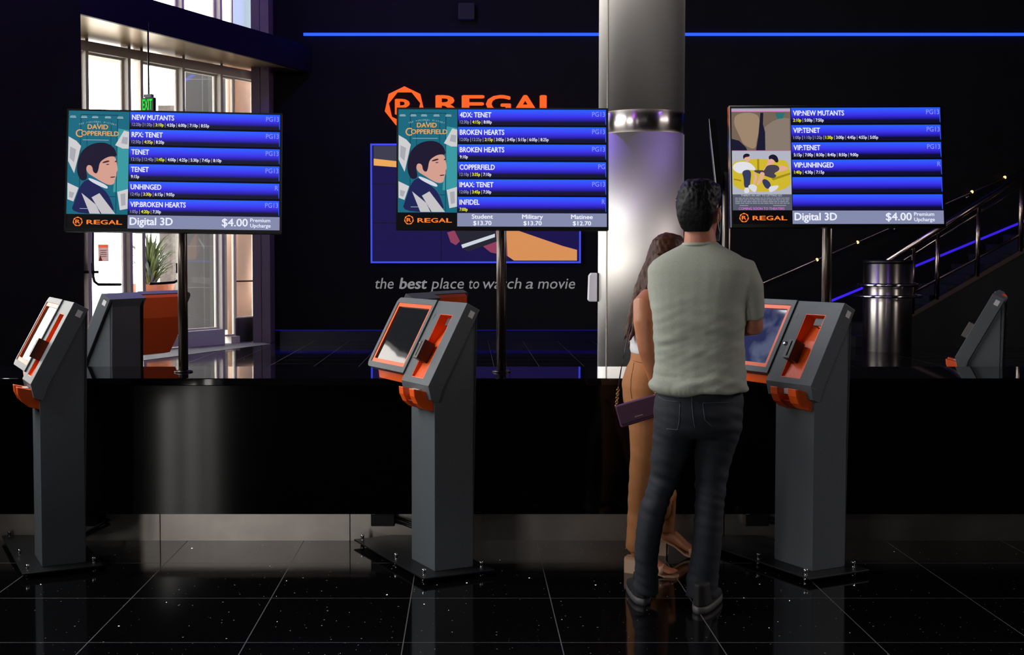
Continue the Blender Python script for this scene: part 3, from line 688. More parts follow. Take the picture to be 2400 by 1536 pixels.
def make_display(loc, yaw, tilt, rows, bar, poster, pole_x, label, roll=0.0, silver=False):
    r = empty('showtime_display', (*P(pole_x, 872, 6.54)[:2], CT))
    cen = P(loc[0], loc[1], 6.43) - r.location
    Rm = Matrix.Translation(cen) @ Matrix.Rotation(yaw, 4, 'Z') @ Matrix.Rotation(-tilt, 4, 'X') @ Matrix.Rotation(roll, 4, 'Y')
    def T(u, v, d=0): # u from left, v from top in photo pixels; d out of the glass (m)
        return Vector(((u - SW/2)*US, -d, (SH/2 - v)*US))
    def part(mb, name, m, parent=None, bevel=0, label=None):
        o = mb.build(name, m, parent or r, bevel, label)
        if parent is None: o.matrix_local = Rm
        return o
    hs = MB().box((-SW/2-4)*US, (SW/2+4)*US, .001, .045, (-SH/2-8)*US, (SH/2+4)*US)
    ho = part(hs, 'housing', black_plastic, None, .004)
    MB().ring([(-SW/2-4, -SH/2-8), (SW/2+4, -SH/2-8), (SW/2+4, SH/2+4), (-SW/2-4, SH/2+4)], [(-SW/2, -SH/2), (SW/2, -SH/2), (SW/2, SH/2), (-SW/2, SH/2)], -.003, .0015, lambda p, q, w: Vector((p*US, w, q*US))).build('bezel', mat('bezel gloss black', (14, 13, 14), .18), ho)
    if silver:  # chrome strips put in for the reflected line along the bezel
        MB().box((-SW/2-5.6)*US, (-SW/2-3.6)*US, -.004, .04, (-SH/2-8)*US, (SH/2+4)*US).box((-SW/2-5.6)*US, (SW/2+4.5)*US, -.004, .04, (SH/2+3.8)*US, (SH/2+5.2)*US).build('edge_reflection', chrome, ho, label='silver strip standing in for a reflected edge line')
    MB().box(-.3, .3, .045, .07, -.2, .2).build('rear_casing', black_plastic, ho)
    MB().box(-.1, .1, .05, .095 + abs(tilt)*.3, -.1, .1).build('mount', black_plastic, ho)
    part(MB().box((-SW/2)*US, (SW/2)*US, .0, .002, (-SH/2)*US, (SH/2)*US), 'screen', INK)
    for i in range(6):
        v0 = 41.1*i; v1 = v0 + 36.5
        m = MB().box((139.5-SW/2)*US, (485.5-SW/2)*US, -.0008, .0, (SH/2-v1)*US, (SH/2-v0)*US)
        ro = part(m, 'listing_row', row_m)
        e = MB().flat([(139.5, v0), (485.5, v0), (485.5, v0+1.2), (139.5, v0+1.2)], lambda a, b: T(a, b, .001)).flat([(483.8, v0+1.2), (485.5, v0+1.2), (485.5, v1), (483.8, v1-4)], lambda a, b: T(a, b, .001))
        e.build('row_edge', edge_m, ro)
        if i < len(rows):
            ti, ra, times = rows[i]
            t = MB(); fn = lambda u, v, d: T(u, -v, .0013)
            text(t, ti, 144, -(v0+18.3), 11.6, fn, hs=HS_T, bold=.034, mi=0)
            text(t, ra, 483, -(v0+16), 11.0, fn, hs=.88, align='R', mi=3)
            x = 144
            for j, (s_, kd) in enumerate(times):
                if j: 
                    t.flat([(x+3.2, v0+25), (x+4.2, v0+25), (x+4.2, v0+35), (x+3.2, v0+35)], lambda a, b: T(a, b, .0013), 1); x += 7.6
                x += text(t, s_, x, -(v0+33), 7.2, fn, hs=HS_S, bold=0.0 if kd == 'g' else .022, mi={'g': 1, 'y': 2, 'w': 0}[kd])
            t.build('lettering', [T_W, T_G, T_Y, T_B], ro)
    bo = part(MB().box((138.5-SW/2)*US, (SW/2)*US, -.0008, 0, (-SH/2)*US, (SH/2-243.5)*US), 'price_bar', BAR)
    t = MB(); fn = lambda u, v, d: T(u, -v, .0013)
    if bar:
        for s_, p_, u in (('Student', '$13.70', 197), ('Military', '$13.70', 314), ('Matinee', '$12.70', 429)):
            t = MB(); text(t, s_, u, -256.5, 9.8, fn, w={'Student': 49, 'Military': 48, 'Matinee': 50}[s_], bold=.03, align='C'); t.build('lettering', T_W, bo); t = MB(); text(t, p_, u, -271.5, 9.6, fn, w=42, bold=.03, align='C'); t.build('lettering', T_W, bo)
    else:
        t = MB(); text(t, 'Digital 3D', 143.5, -266, 17, fn, w=97, bold=.034); t.build('lettering', T_W, bo)
        t = MB(); text(t, '$4.00', 413, -266.5, 17.5, fn, w=59, bold=.022, align='R'); t.build('lettering', T_W, bo)
        t = MB(); text(t, 'Premium', 419, -256, 8.2, fn, w=46, bold=.024); t.build('lettering', T_W, bo); t = MB(); text(t, 'Upcharge', 419, -268.5, 8.2, fn, w=47, bold=.024); t.build('lettering', T_W, bo)
    lo = part(MB().box((-SW/2)*US, (138-SW/2)*US, -.0006, 0, (-SH/2)*US, (SH/2-243.5)*US), 'logo_strip', INK)
    t = MB(); badge(t, 26, -260, 11.5, lambda u, v, d: T(u, -v, .0012 + d), 0, .0003)
    xx = 46.4
    for ch, w_ in (('R', 14), ('E', 13), ('G', 15), ('A', 15.5), ('L', 12)):
        text(t, ch, xx, -265.8, 9.8, fn, w=w_, bold=.03); xx += w_ + 2.4
    t.build('logo_lettering', T_O, lo)
    poster(part, T)
    # pole
    topz = cen.z
    MB().lathe([(.026, .012), (.026, topz + .05)], 20, c=(0, 0, 0)).build('pole', mat('dark satin pole', (96, 88, 82), .3, .9), r)
    MB().lathe([(.05, 0), (.05, .006), (.028, .012)], 24).build('base_flange', mat('dark flange', (60, 58, 58), .3, 1.0), r)
    tag(r, label, 'display', 'showtime displays on poles')
    return r
def soft(pts, n=2):
    for _ in range(n):
        out = []
        for (a, b), (c, d) in zip(pts, pts[1:] + pts[:1]):
            out += [(a*.75 + c*.25, b*.75 + d*.25), (a*.25 + c*.75, b*.25 + d*.75)]
        pts = out
    return pts
ROUND = {'picture_hair', 'picture_face', 'picture_coat', 'picture_skin', 'picture_shirt', 'picture_dress', 'picture_shoe', 'picture_jeans', 'picture_sofa', 'picture_torn_paper', 'picture_collar', 'picture_feature'}
# posters -------------------------------------------------------------
def poster_teal(part, T):
    def conv(pts): return [((x-275)/2.953, (y-230)/2.953) for x, y in pts]
    g = lambda n, c: glow('poster ' + n, c, 1.0)
    bg = part(MB().box((-SW/2)*US, (138-SW/2)*US, -.0006, 0, (SH/2-242.5)*US, (SH/2)*US), 'poster', g('teal', (24, 104, 126)))
    def lay(n, polys, col, d):
        for p in polys: MB().flat(soft(p) if n in ROUND else p, lambda a, b: T(a, b, d)).build(n, g(n, col), bg)
    lay('picture_door', [[(27, 8), (29, 8), (29, 240), (27, 240)], [(29, 8), (112, 8), (112, 10), (29, 10)], [(110, 8), (112, 8), (112, 240), (110, 240)], [(42, 22), (43.5, 22), (43.5, 100), (42, 100)], [(96, 22), (97.5, 22), (97.5, 120), (96, 120)], [(96, 200), (110, 200), (110, 202), (96, 202)]], (16, 70, 92), .0009)
    lay('picture_light_panel', [[(113, 40), (138, 44), (138, 190), (104, 190)]], (58, 152, 160), .0008)
    lay('picture_paper', [conv([(278, 410), (330, 440), (362, 475), (320, 665), (278, 580)]), conv([(648, 362), (682, 372), (682, 488), (640, 488), (590, 465)]), conv([(278, 730), (352, 765), (320, 860), (280, 845)]), conv([(610, 790), (682, 768), (682, 905), (630, 916)])], (206, 204, 206), .0010)
    lay('picture_sketch', [conv([(290, 480), (330, 500), (318, 590), (288, 560)]), conv([(640, 405), (675, 410), (672, 460), (630, 450)]), conv([(632, 805), (665, 798), (668, 880), (640, 888)]), conv([(290, 790), (325, 800), (312, 838), (290, 830)])], (168, 168, 176), .0011)
    lay('picture_coat', [conv([(300, 942), (330, 850), (368, 735), (420, 700), (480, 745), (540, 790), (575, 860), (600, 942)])], (30, 34, 84), .0012)
    lay('picture_lapel', [conv([(372, 800), (470, 880), (500, 942), (430, 942)]), conv([(440, 830), (492, 800), (600, 942), (508, 942)])], (196, 192, 196), .0014)
    lay('picture_face', [conv([(430, 590), (470, 540), (540, 515), (592, 545), (603, 590), (612, 640), (602, 652), (604, 678), (594, 700), (588, 738), (552, 744), (505, 722), (455, 690), (405, 660), (398, 612)])], (212, 158, 142), .0016)
    lay('picture_hair', [conv([(350, 690), (336, 640), (346, 560), (372, 505), (420, 466), (480, 448), (540, 452), (590, 488), (606, 548), (560, 542), (520, 560), (488, 588), (482, 640), (470, 668), (446, 655), (440, 612), (408, 604), (398, 640), (410, 690), (400, 712), (370, 716)])], (28, 22, 46), .0018)
    lay('picture_feature', [conv([(505, 586), (545, 570), (560, 580), (510, 594)]), conv([(590, 576), (606, 570), (606, 578), (590, 586)]), conv([(530, 598), (556, 596), (550, 603), (534, 604)]), conv([(560, 686), (600, 682), (592, 690), (564, 694)])], (66, 36, 48), .0018)
    lay('picture_collar', [conv([(412, 692), (470, 712), (545, 748), (548, 772), (500, 756), (424, 716)])], (212, 214, 226), .0019)
    t = MB(); t1 = MB(); t2 = MB(); fn = lambda u, v, d: T(u, -v, .0016)
    text(t1, 'DAVID', 66.5, -42.5, 10.5, fn, w=46, bold=.03, align='C'); text(t2, 'OPPERFIELD', 72, -58, 10.5, fn, w=84, bold=.03, align='C', mi=0); text(t2, 'C', 17, -62, 18, fn, w=15, bold=.01)
    st = 'THE PERSONAL HISTORY'
    for i, ch in enumerate(st):
        if ch == ' ': continue
        q = (i - 9.5) / 9.5; u = 66 + 41*q; v = 23 + 7*q*q
        text(t, ch, u, -(v+4), 3.8, fn, hs=.8, align='C', mi=1)
    text(t, '&', 66, -31.5, 3.5, fn, w=3.2, align='C', mi=1)
    for u in (10, 35, 60, 89, 117):
        t.flat([(u-6, 12), (u+6, 12), (u+6, 13), (u-6, 13)], lambda a, b: T(a, b, .0016), 1); t.flat([(u-7, 14.5), (u+7, 14.5), (u+7, 16.3), (u-7, 16.3)], lambda a, b: T(a, b, .0016), 1)
    for a_, b_, v in ((33, 92, 68), (30, 78, 229)): t.flat([(a_, v), (b_, v), (b_, v+1), (a_, v+1)], lambda a, b: T(a, b, .002), 1)
    for t in (t1, t2, t): t.build('poster_lettering', [g('gold', (232, 164, 88)), g('pale', (176, 196, 204))], bg)
def poster_pair(part, T):
    g = lambda n, c: glow('poster ' + n, c, 1.0)
    conv = lambda pts: [((x-145)/4.36, (y-100)/4.36) for x, y in pts]
    bg = part(MB().box((-SW/2)*US, (138-SW/2)*US, -.0006, 0, (SH/2-242.5)*US, (SH/2)*US), 'poster', g('slate', (84, 88, 104)))
    def lay(n, polys, col, d):
        for p in polys: MB().flat(soft(p) if n in ROUND else p, lambda a, b: T(a, b, d)).build(n, g(n, col), bg)
    lay('picture_strip', [[(0, 1.5), (137, 1.5), (137, 7), (0, 7)]], (168, 164, 180), .0008)
    lay('picture_pink_line', [[(0, 7), (137, 7), (137, 9), (0, 9)], [(0, 101.5), (137, 101.5), (137, 103), (0, 103)]], (222, 128, 206), .0016)
    lay('picture_paper_wall', [[(0, 9), (137, 9), (137, 101.5), (0, 101.5)]], (116, 98, 84), .0009)
    lay('picture_torn_paper', [conv([(200, 150), (420, 150), (440, 300), (400, 420), (385, 540), (260, 480), (230, 400), (160, 250)])], (156, 132, 108), .0010)
    lay('picture_lower_paper', [conv([(480, 300), (560, 240), (660, 200), (735, 210), (735, 540), (480, 540)])], (134, 120, 108), .0011)
    lay('picture_dark_gap', [conv([(440, 150), (470, 150), (465, 270), (485, 350), (485, 540), (390, 540), (415, 400)]), conv([(145, 420), (220, 440), (290, 510), (300, 540), (145, 540)])], (26, 24, 48), .0012)
    lay('picture_teal_bit', [conv([(590, 150), (690, 150), (670, 210), (610, 215)])], (40, 110, 116), .0013)
    lay('picture_room', [[(0, 103), (137, 103), (137, 205), (0, 205)]], (178, 180, 194), .0009)
    lay('picture_sofa', [conv([(145, 660), (250, 640), (400, 625), (600, 640), (700, 640), (735, 760), (735, 965), (160, 965), (148, 780)])], (206, 182, 44), .0010)
    lay('picture_sofa_shade', [conv([(400, 630), (420, 630), (420, 760), (400, 760)]), conv([(160, 830), (235, 845), (235, 860), (160, 845)]), conv([(540, 830), (735, 770), (735, 790), (560, 850)])], (160, 136, 24), .0011)
    lay('picture_shirt', [conv([(155, 690), (210, 655), (320, 660), (380, 720), (380, 750), (290, 735), (230, 790), (150, 740)])], (224, 224, 230), .0012)
    lay('picture_jeans', [conv([(240, 760), (300, 735), (340, 760), (330, 850), (320, 920), (262, 930), (262, 830)]), conv([(470, 830), (520, 860), (540, 910), (490, 950), (440, 860)])], (52, 58, 92), .0013)
    lay('picture_dress', [conv([(500, 690), (610, 690), (630, 745), (560, 780), (600, 800), (560, 835), (470, 800), (360, 760), (380, 740), (470, 750)])], (70, 64, 76), .0014)
    lay('picture_skin', [conv([(265, 590), (320, 590), (330, 630), (310, 665), (275, 655)]), conv([(515, 610), (560, 600), (575, 660), (560, 690), (500, 690), (470, 750), (450, 750), (500, 690)]), conv([(610, 690), (700, 710), (720, 740), (560, 780), (640, 740)]), conv([(350, 755), (400, 790), (385, 890), (350, 890), (370, 800)]), conv([(430, 760), (475, 770), (470, 810), (410, 905), (385, 895), (420, 820)])], (224, 170, 148), .0015)
    lay('picture_hair', [conv([(255, 590), (290, 570), (325, 580), (325, 605), (275, 610), (262, 640)]), conv([(515, 600), (560, 578), (605, 600), (620, 660), (590, 670), (570, 640), (540, 625), (520, 640)])], (32, 26, 36), .0017)
    lay('picture_shoe', [conv([(262, 930), (310, 920), (320, 975), (265, 988)]), conv([(300, 905), (350, 885), (395, 910), (390, 950), (370, 980), (320, 940)]), conv([(510, 920), (560, 905), (620, 900), (600, 940), (520, 985)])], (218, 218, 226), .0018)
    t = MB(); fn = lambda u, v, d: T(u, -v, .0018)
    text(t, "THERE'S AN ART TO LETTING GO", 67, -210, 4.4, fn, w=95, align='C', mi=1)
    for v in (213, 217, 221, 225):
        u = 6
        while u < 130:
            w_ = random.uniform(3, 12); t.flat([(u, v), (min(u+w_, 132), v), (min(u+w_, 132), v+2.3), (u, v+2.3)], lambda a, b: T(a, b, .0018), 2); u += w_ + 1.5
    t.flat([(16, 231), (36, 231), (36, 231.8), (16, 231.8)], lambda a, b: T(a, b, .0018), 1); t.flat([(94, 231), (124, 231), (124, 231.8), (94, 231.8)], lambda a, b: T(a, b, .0018), 1)
    text(t, 'COMING SOON TO THEATERS', 67, -241.5, 5.6, fn, w=106, bold=.006, align='C', mi=0)
    t.build('poster_lettering', [g('pink', (226, 120, 220)), g('pale grey', (196, 200, 208)), g('mid grey', (140, 144, 158))], bg)
def tm(s):
    out = []
    for q in s.split():
        kd = 'w'
        if q[0] in 'gy': kd = q[0]; q = q[1:]
        out.append((q, kd))
    return out
R1 = [('NEW MUTANTS', 'PG13', tm('g12:20p g1:20p y3:10p 4:20p 6:00p 7:10p 8:55p')), ('RPX: TENET', 'PG13', tm('g12:50p y4:35p 8:20p')), ('TENET', 'PG13', tm('g12:15p g12:40p y1:45p 4:00p 4:25p 5:30p 7:45p 8:10p')),
      ('TENET', 'PG13', tm('9:15p')), ('UNHINGED', 'R', tm('g12:45p y3:30p 6:15p 9:05p')), ('VIP:BROKEN HEARTS', 'PG13', tm('g1:05p y4:20p 7:30p'))]
R2 = [('4DX: TENET', 'PG13', tm('g12:30p y4:15p 8:00p')), ('BROKEN HEARTS', 'PG13', tm('g12:00p g12:25p y2:15p 3:05p 3:45p 5:15p 6:05p 8:25p')), ('BROKEN HEARTS', 'PG13', tm('9:10p')),
      ('COPPERFIELD', 'PG', tm('g12:10p y3:35p 7:10p')), ('IMAX: TENET', 'PG13', tm('g12:00p y3:45p 7:30p')), ('INFIDEL', 'R', tm('y7:00p'))]
R3 = [('VIP:NEW MUTANTS', 'PG13', tm('y2:10p 5:00p 7:50p')), ('VIP:TENET', 'PG13', tm('g1:00p g1:10p g1:20p y1:30p 3:00p 4:45p 4:55p 5:05p')), ('VIP:TENET', 'PG13', tm('5:15p 7:00p 8:30p 8:40p 8:50p 9:00p')), ('VIP:UNHINGED', 'R', tm('y1:40p 4:30p 7:15p'))]
make_display((409.5, 400.5), math.radians(6), math.radians(7), R1, False, poster_teal, 430, 'left pole-mounted screen with six listings and a teal poster, in front of the glass entrance', math.radians(0.6))
make_display((1177.5, 394), 0, math.radians(5), R2, True, poster_teal, 1175, 'middle pole-mounted screen with three ticket prices along the bottom and a teal poster', math.radians(0.2))
make_display((1961.5, 388.5), math.radians(-1.5), math.radians(7), R3, False, poster_pair, 1935, 'right pole-mounted screen with a yellow sofa poster and two empty blue rows', silver=True)
# a further display on the counter's far side, seen on edge
e0 = P(1669, 278, 6.95); e1 = P(1687, 445, 6.80)
eo = empty('edge_on_display', (e1.x + .02, 6.80, CT))
dv = Vector((e1.x, 6.95, 0)).normalized()
em_ = MB()
q0 = e0 - eo.location; q1 = e1 - eo.location
wv = dv * 1.08; th = Vector((dv.y, -dv.x, 0)) * .018
vs = [q0 - th, q0 + th, q1 + th, q1 - th]; vs = vs + [v + wv for v in vs]
em_.add(vs, [(0, 1, 2, 3), (4, 7, 6, 5), (0, 4, 5, 1), (1, 5, 6, 2), (2, 6, 7, 3), (3, 7, 4, 0)])
em_.build('housing', mat('bezel gloss black', (14, 13, 14), .18), eo, .003)
MB().tube([(0.03, .05, .01), (.03, .05, q1.z + .1)], .024, 14).build('pole', MATS['dark satin pole'], eo)
MB().lathe([(.07, 0), (.07, .008), (.03, .014)], 20, c=(.03, .05, 0)).build('base_flange', black_plastic, eo)
tag(eo, 'black screen seen edge-on as a thin slanting line above the man', 'display')

# ------------------------------------------------------------------ right: steel drum, stair
cyl = Vector((0, 19.25, 0))
sd = empty('steel_drum', (P(2080, 700, cyl.y).x, cyl.y, 0)); kk = cyl.y / F
Rd = 55 * kk; zt = P(2080, 610, cyl.y).z
mir = mat('polished drum steel', (226, 216, 206), .34, 1.0, noise_s=2, noise_a=.08, aniso=.95)
radial(mir, .25); radial(steel, 0.0)
MB().lathe([(Rd, 0), (Rd, zt - .06)], 64).build('drum', mir, sd)
MB().lathe([(Rd, zt - .06), (Rd, zt), (Rd*.9, zt+.005)], 64).build('top_cap', black_plastic, sd)
MB().torus((0, 0, P(2080, 668, cyl.y).z), Rd*1.16, .035).build('collar_ring', chrome, sd)
MB().torus((0, 0, P(2080, 694, cyl.y).z), Rd*1.36, .026).build('collar_ring', chrome, sd)
for zz, rr in ((668, 1.16), (694, 1.36)):
    b_ = MB()
    for q in range(4):
        a = q*PI/2 + .4; b_.tube([(Rd*.98*math.cos(a), Rd*.98*math.sin(a), P(2080, zz, cyl.y).z), (Rd*rr*math.cos(a), Rd*rr*math.sin(a), P(2080, zz, cyl.y).z)], .015, 8)
    b_.build('bracket', chrome, sd)
tag(sd, 'mirror polished steel drum with two rings and a black top at the stair foot', 'bollard')

SY = 19.9
rail_m = mat('rail steel', (176, 158, 150), .22, 1.0)
stair_m = mat('dark stair', (14, 14, 16), .55)
def RP(px, py, Y=SY): return P(px, py, Y)
st = empty('staircase', (RP(2140, 800).x, SY + .9, 0))
def loc(v): return v - st.location
# treads rising to the right
s0 = RP(2010, 800).x; 
tr = []
slope = (RP(2400, 585).z - RP(2140, 735).z) / (RP(2400, 585).x - RP(2140, 735).x)
for i in range(16):
    xa = s0 + i * .30; z = .17 * (i + 1)
    MB().box(xa, xa + 5.2 - i*.3, SY + .1, 21.38, z - .17 + .001, z).build('step', stair_m, st).location = -st.location
def obj_at(mb, name, m):
    o = mb.build(name, m, st); o.location = -st.location; return o
a, b = RP(2120, 746), RP(2440, 562)
up = Vector((0, 0, 1))
strg = MB(); strg.prism([(a.x, a.z - .05), (b.x, b.z - .05), (b.x, b.z + .03), (a.x, a.z + .03)], SY - .03, SY + .03, lambda p, q, w: Vector((p, w, q))); obj_at(strg, 'stringer', mat('stringer steel', (120, 102, 98), .35, 1.0))
a2, b2 = RP(2120, 697), RP(2440, 525)
obj_at(MB().tube([a2, b2], .025, 8), 'lower_rail', mat('stringer steel', (120, 102, 98), .35, 1.0))
obj_at(MB().prism([(a.x, 0), (b.x, 0), (b.x, b.z - .05), (a.x, a.z - .05)], SY, SY + .05, lambda p, q, w: Vector((p, w, q))), 'side_panel', stair_m)
ra, rb = RP(2078, 614), RP(2440, 385)
obj_at(MB().tube([ra, rb], [(.055, .055)]*2, 16), 'handrail', rail_m)
ra2, rb2 = RP(2100, 622), RP(2440, 407)
obj_at(MB().tube([ra2, rb2], .02, 10), 'glass_rail', rail_m)
def on(p0, p1, px):
    t = (RP(px, 600).x - p0.x) / (p1.x - p0.x); return p0 + (p1 - p0) * t
for px in (2140, 2197, 2291, 2391):
    lo_, hi_ = on(a, b, px), on(ra, rb, px)
    obj_at(MB().tube([lo_, hi_], .04, 12), 'baluster', rail_m)
for p0, p1 in ((2145, 2192), (2202, 2286), (2296, 2386)):
    l0, l1, h0, h1 = on(a2, b2, p0), on(a2, b2, p1), on(ra2, rb2, p0), on(ra2, rb2, p1)
    obj_at(MB().prism([(l0.x, l0.z), (l1.x, l1.z), (h1.x, h1.z), (h0.x, h0.z)], SY - .006, SY + .006, lambda p, q, w: Vector((p, w, q))), 'glass_panel', glass_m)
WY = 21.38
h_pts = [P(1780, 668, WY), P(2000, 572, WY), P(2275, 452, WY), P(2430, 384, WY)]
tag(st, 'dark staircase with steel handrail and glass balustrade rising at the right', 'stairs')
wh = empty('wall_handrail', h_pts[0])
o = MB().tube(h_pts, .022, 10).build('rail', mat('wall rail steel', (150, 130, 122), .3, 1.0), wh); o.location = -wh.location
lm = glow('warm lamp', (255, 190, 110), 3.0)
for px, py in ((1915, 609), (2010, 568), (2278, 450), (2355, 416)):
    q = P(px, py, WY); o = MB().ball(q, .028).build('rail_light', lm, wh); o.location = -wh.location
for px, py in ((2098, 536), (2268, 462)):
    q = P(px, py, WY); o = MB().tube([q, (q.x, BY, q.z - .03)], .025, 8).build('bracket', rail_m, wh); o.location = -wh.location
tag(wh, 'thin handrail with small warm lights climbing the black wall at the right', 'handrail')
LY = 21.44
l0, l1 = P(1905, 724, LY), P(2430, 507, LY)
lb = MB().prism([(l0.x, l0.z-.018), (l1.x, l1.z-.018), (l1.x, l1.z+.018), (l0.x, l0.z+.018)], LY, BY - .004, lambda p, q, w: Vector((p, w, q)))
tag(lb.build('led_strip', glow('stair violet led', (60, 32, 230), 1.1)), 'sloping violet light line climbing the wall behind the stair', 'light strip')

# ------------------------------------------------------------------ people
def ell(c, rx, ry, n=24, e=2.0, yaw=0.0):
    out = []
    for i in range(n):
        a = 2*PI*i/n; ca, sa = math.cos(a), math.sin(a)
        x = rx*math.copysign(abs(ca)**(2/e), ca); y = ry*math.copysign(abs(sa)**(2/e), sa)
        out.append(Vector((c[0] + x*math.cos(yaw) - y*math.sin(yaw), c[1] + x*math.sin(yaw) + y*math.cos(yaw), c[2])))
    return out
def hand_pieces(mb, wrist, d, nrm, size=.185, curl=.5, side=1):
    """palm, four fingers of their own lengths and a thumb from the side of the palm"""
    d = Vector(d).normalized(); n = Vector(nrm).normalized(); s = d.cross(n).normalized() * side
    w = Vector(wrist)
    pl = size * .52
    mb.loft([[w + d*(pl*t) + s*(hw*math.cos(2*PI*i/12)) + n*(.013*math.sin(2*PI*i/12)) for i in range(12)] for t, hw in ((-.1, .026), (.3, .036), (.75, .042), (1.05, .04))])
    for j, (o, L) in enumerate(((-.031, .42), (-.010, .48), (.011, .45), (.031, .36))):
        p = w + d*pl + s*o; pts = [p - d*.012]
        dd = d.copy(); seg = size*L/3
        for k in range(3):
            dd = (dd + n*curl*.55).normalized(); p = p + dd*seg; pts.append(p)
        mb.tube(pts, [.0095, .009, .0082, .007], 8)
    p = w + d*pl*.25 - s*.03; pts = [p]
    for k, dd in enumerate(((-s*.8 + d*.6), (-s*.35 + d*.9 + n*.3), (d*.9 + n*.5))):
        p = p + dd.normalized()*size*.15; pts.append(p)
    mb.tube(pts, [.013, .0115, .01, .008], 8)

def head_pieces(mb, M, s=1.0):
    """skull, jaw, nose, lips, brow and ears; local x right, y face, z up, origin at mid head"""
    prof = [(-.128, .020, .086, .046), (-.118, .036, .094, .02), (-.095, .051, .096, -.02), (-.06, .062, .094, -.062), (-.02, .069, .093, -.086), (.02, .074, .092, -.098), (.055, .074, .088, -.098), (.085, .064, .07, -.084), (.105, .045, .045, -.06), (.116, .018, .012, -.03)]
    mb.loft([[M @ Vector((w*math.cos(2*PI*i/20)*s, ((yf+yb)/2 + (yf-yb)/2*math.sin(2*PI*i/20))*s, z*s)) for i in range(20)] for z, w, yf, yb in prof])
    mb.tube([M @ Vector((0, .088*s, .02*s)), M @ Vector((0, .106*s, -.02*s)), M @ Vector((0, .094*s, -.034*s))], [.008*s, .013*s, .011*s], 8)
    mb.tube([M @ Vector((-.022*s, .091*s, -.066*s)), M @ Vector((0, .1*s, -.065*s)), M @ Vector((.022*s, .091*s, -.066*s))], [.004*s, .008*s, .004*s], 8)
    mb.tube([M @ Vector((-.05*s, .074*s, .026*s)), M @ Vector((0, .092*s, .028*s)), M @ Vector((.05*s, .074*s, .026*s))], [.006*s, .007*s, .006*s], 8)
    for sd_ in (-1, 1):
        R_ = M.to_3x3() @ Matrix.Rotation(sd_*.35, 3, 'Z')
        mb.ball(M @ Vector((sd_*.081*s, -.006*s, -.014*s)), (.011*s, .021*s, .033*s), 12, 8, M=R_)
        mb.ball(M @ Vector((sd_*.075*s, -.004*s, -.036*s)), (.008*s, .010*s, .012*s), 8, 6, M=R_)
def eyes(M, parent, s=1.0):
    for sd_ in (-1, 1):
        e = MB(); e.ball(M @ Vector((sd_*.031*s, .082*s, .004*s)), .0115*s, 12, 8, 0); e.ball(M @ Vector((sd_*.031*s, .0895*s, .004*s)), .0055*s, 10, 6, 1)
        o = e.build('eye', [mat('eye white', (225, 222, 216), .2), mat('eye dark', (30, 20, 16), .2)], parent); o.matrix_parent_inverse = Matrix.Translation(parent.location).inverted()

# ---- the man
MY = 5.15
ms = MY / F
def mp(px, py, dy=0.0): return P(px, py, MY + dy)
man = empty('person', (mp(1640, 1400).x, MY + .05, 0))
skin1 = mat('man skin', (178, 112, 86), .5, noise_s=30, noise_a=.06)
tee_m = mat('grey green cotton', (152, 156, 144), .85, noise_s=420, noise_a=.16, bump=.25)
jean_m = mat('dark indigo denim', (19, 25, 36), .8, noise_s=300, noise_a=.25, bump=.2)
hair_m = mat('black hair', (5, 5, 6), .55, spec=.2, noise_s=90, noise_a=.4, bump=.5)
def rings_px(rows, dyf=0.0, e=2.4, n=28, Y=MY, yaw=0.0):
    out = []
    for py, pc, hw, dep, dy in rows:
        c = P(pc, py, Y + dy); a_ = hw*Y/F
        if yaw: a_ = math.sqrt(max(a_*a_ - (dep*math.sin(yaw))**2, .0004))/math.cos(yaw)
        out.append(ell(c, a_, dep, n, e, yaw))
    return out
torso = [(566, 1642, 36, .055, .02), (574, 1642, 44, .064, .02), (584, 1641, 62, .078, .015), (596, 1641, 84, .092, .01), (612, 1640, 105, .105, .005), (632, 1640, 117, .118, 0), (660, 1640, 116, .130, 0), (700, 1639, 108, .136, 0), (750, 1637, 104, .132, 0), (800, 1638, 101, .124, .005), (850, 1640, 101, .128, .01), (890, 1640, 106, .142, .01), (915, 1640, 108.5, .148, .01)]
TY = math.radians(-22)
sh = MB(); sh.loft(rings_px(torso, yaw=TY))
sh.tube([mp(1700, 622, -.03), mp(1742, 640, -.05), mp(1757, 672, -.045), mp(1763, 710, -.03), mp(1764, 742, -.015)], [.055, .068, (.058, .072), (.050, .070), (.045, .068)], 18, ref=(0, 1, 0))
sh.tube([mp(1580, 622, .03), mp(1548, 642, .05), mp(1543, 675, .06), mp(1546, 710, .07), mp(1551, 740, .08)], [.055, .062, (.046, .072), (.042, .070), (.038, .068)], 18, ref=(0, 1, 0))
def wrinkle(v, n):
    z = v.z; x = v.x
    a = noise.noise(Vector((x*5.0, z*26.0 + x*5.0, v.y*5))) * .0055
    b = noise.noise(Vector((x*11 + 4, z*40.0 - x*16.0, 3.1))) * .003
    low = max(0.0, min(1.0, (1.42 - z) / .25)) * (0.6 if z > 1.0 else 1.3)
    fold = max(0.0, noise.noise(Vector((x*7 - z*6, z*15 + x*4, 7.7)))) ** 1.5 * .016
    hem = .004*math.sin(x*60 + z*10) * max(0, min(1, (1.02 - z)/.06))
    return (a*1.5 + b*1.6)*low + fold*1.5*low + hem*.6
shirt = skin_obj('t_shirt', sh, .008, tee_m, man, 5, wrinkle)
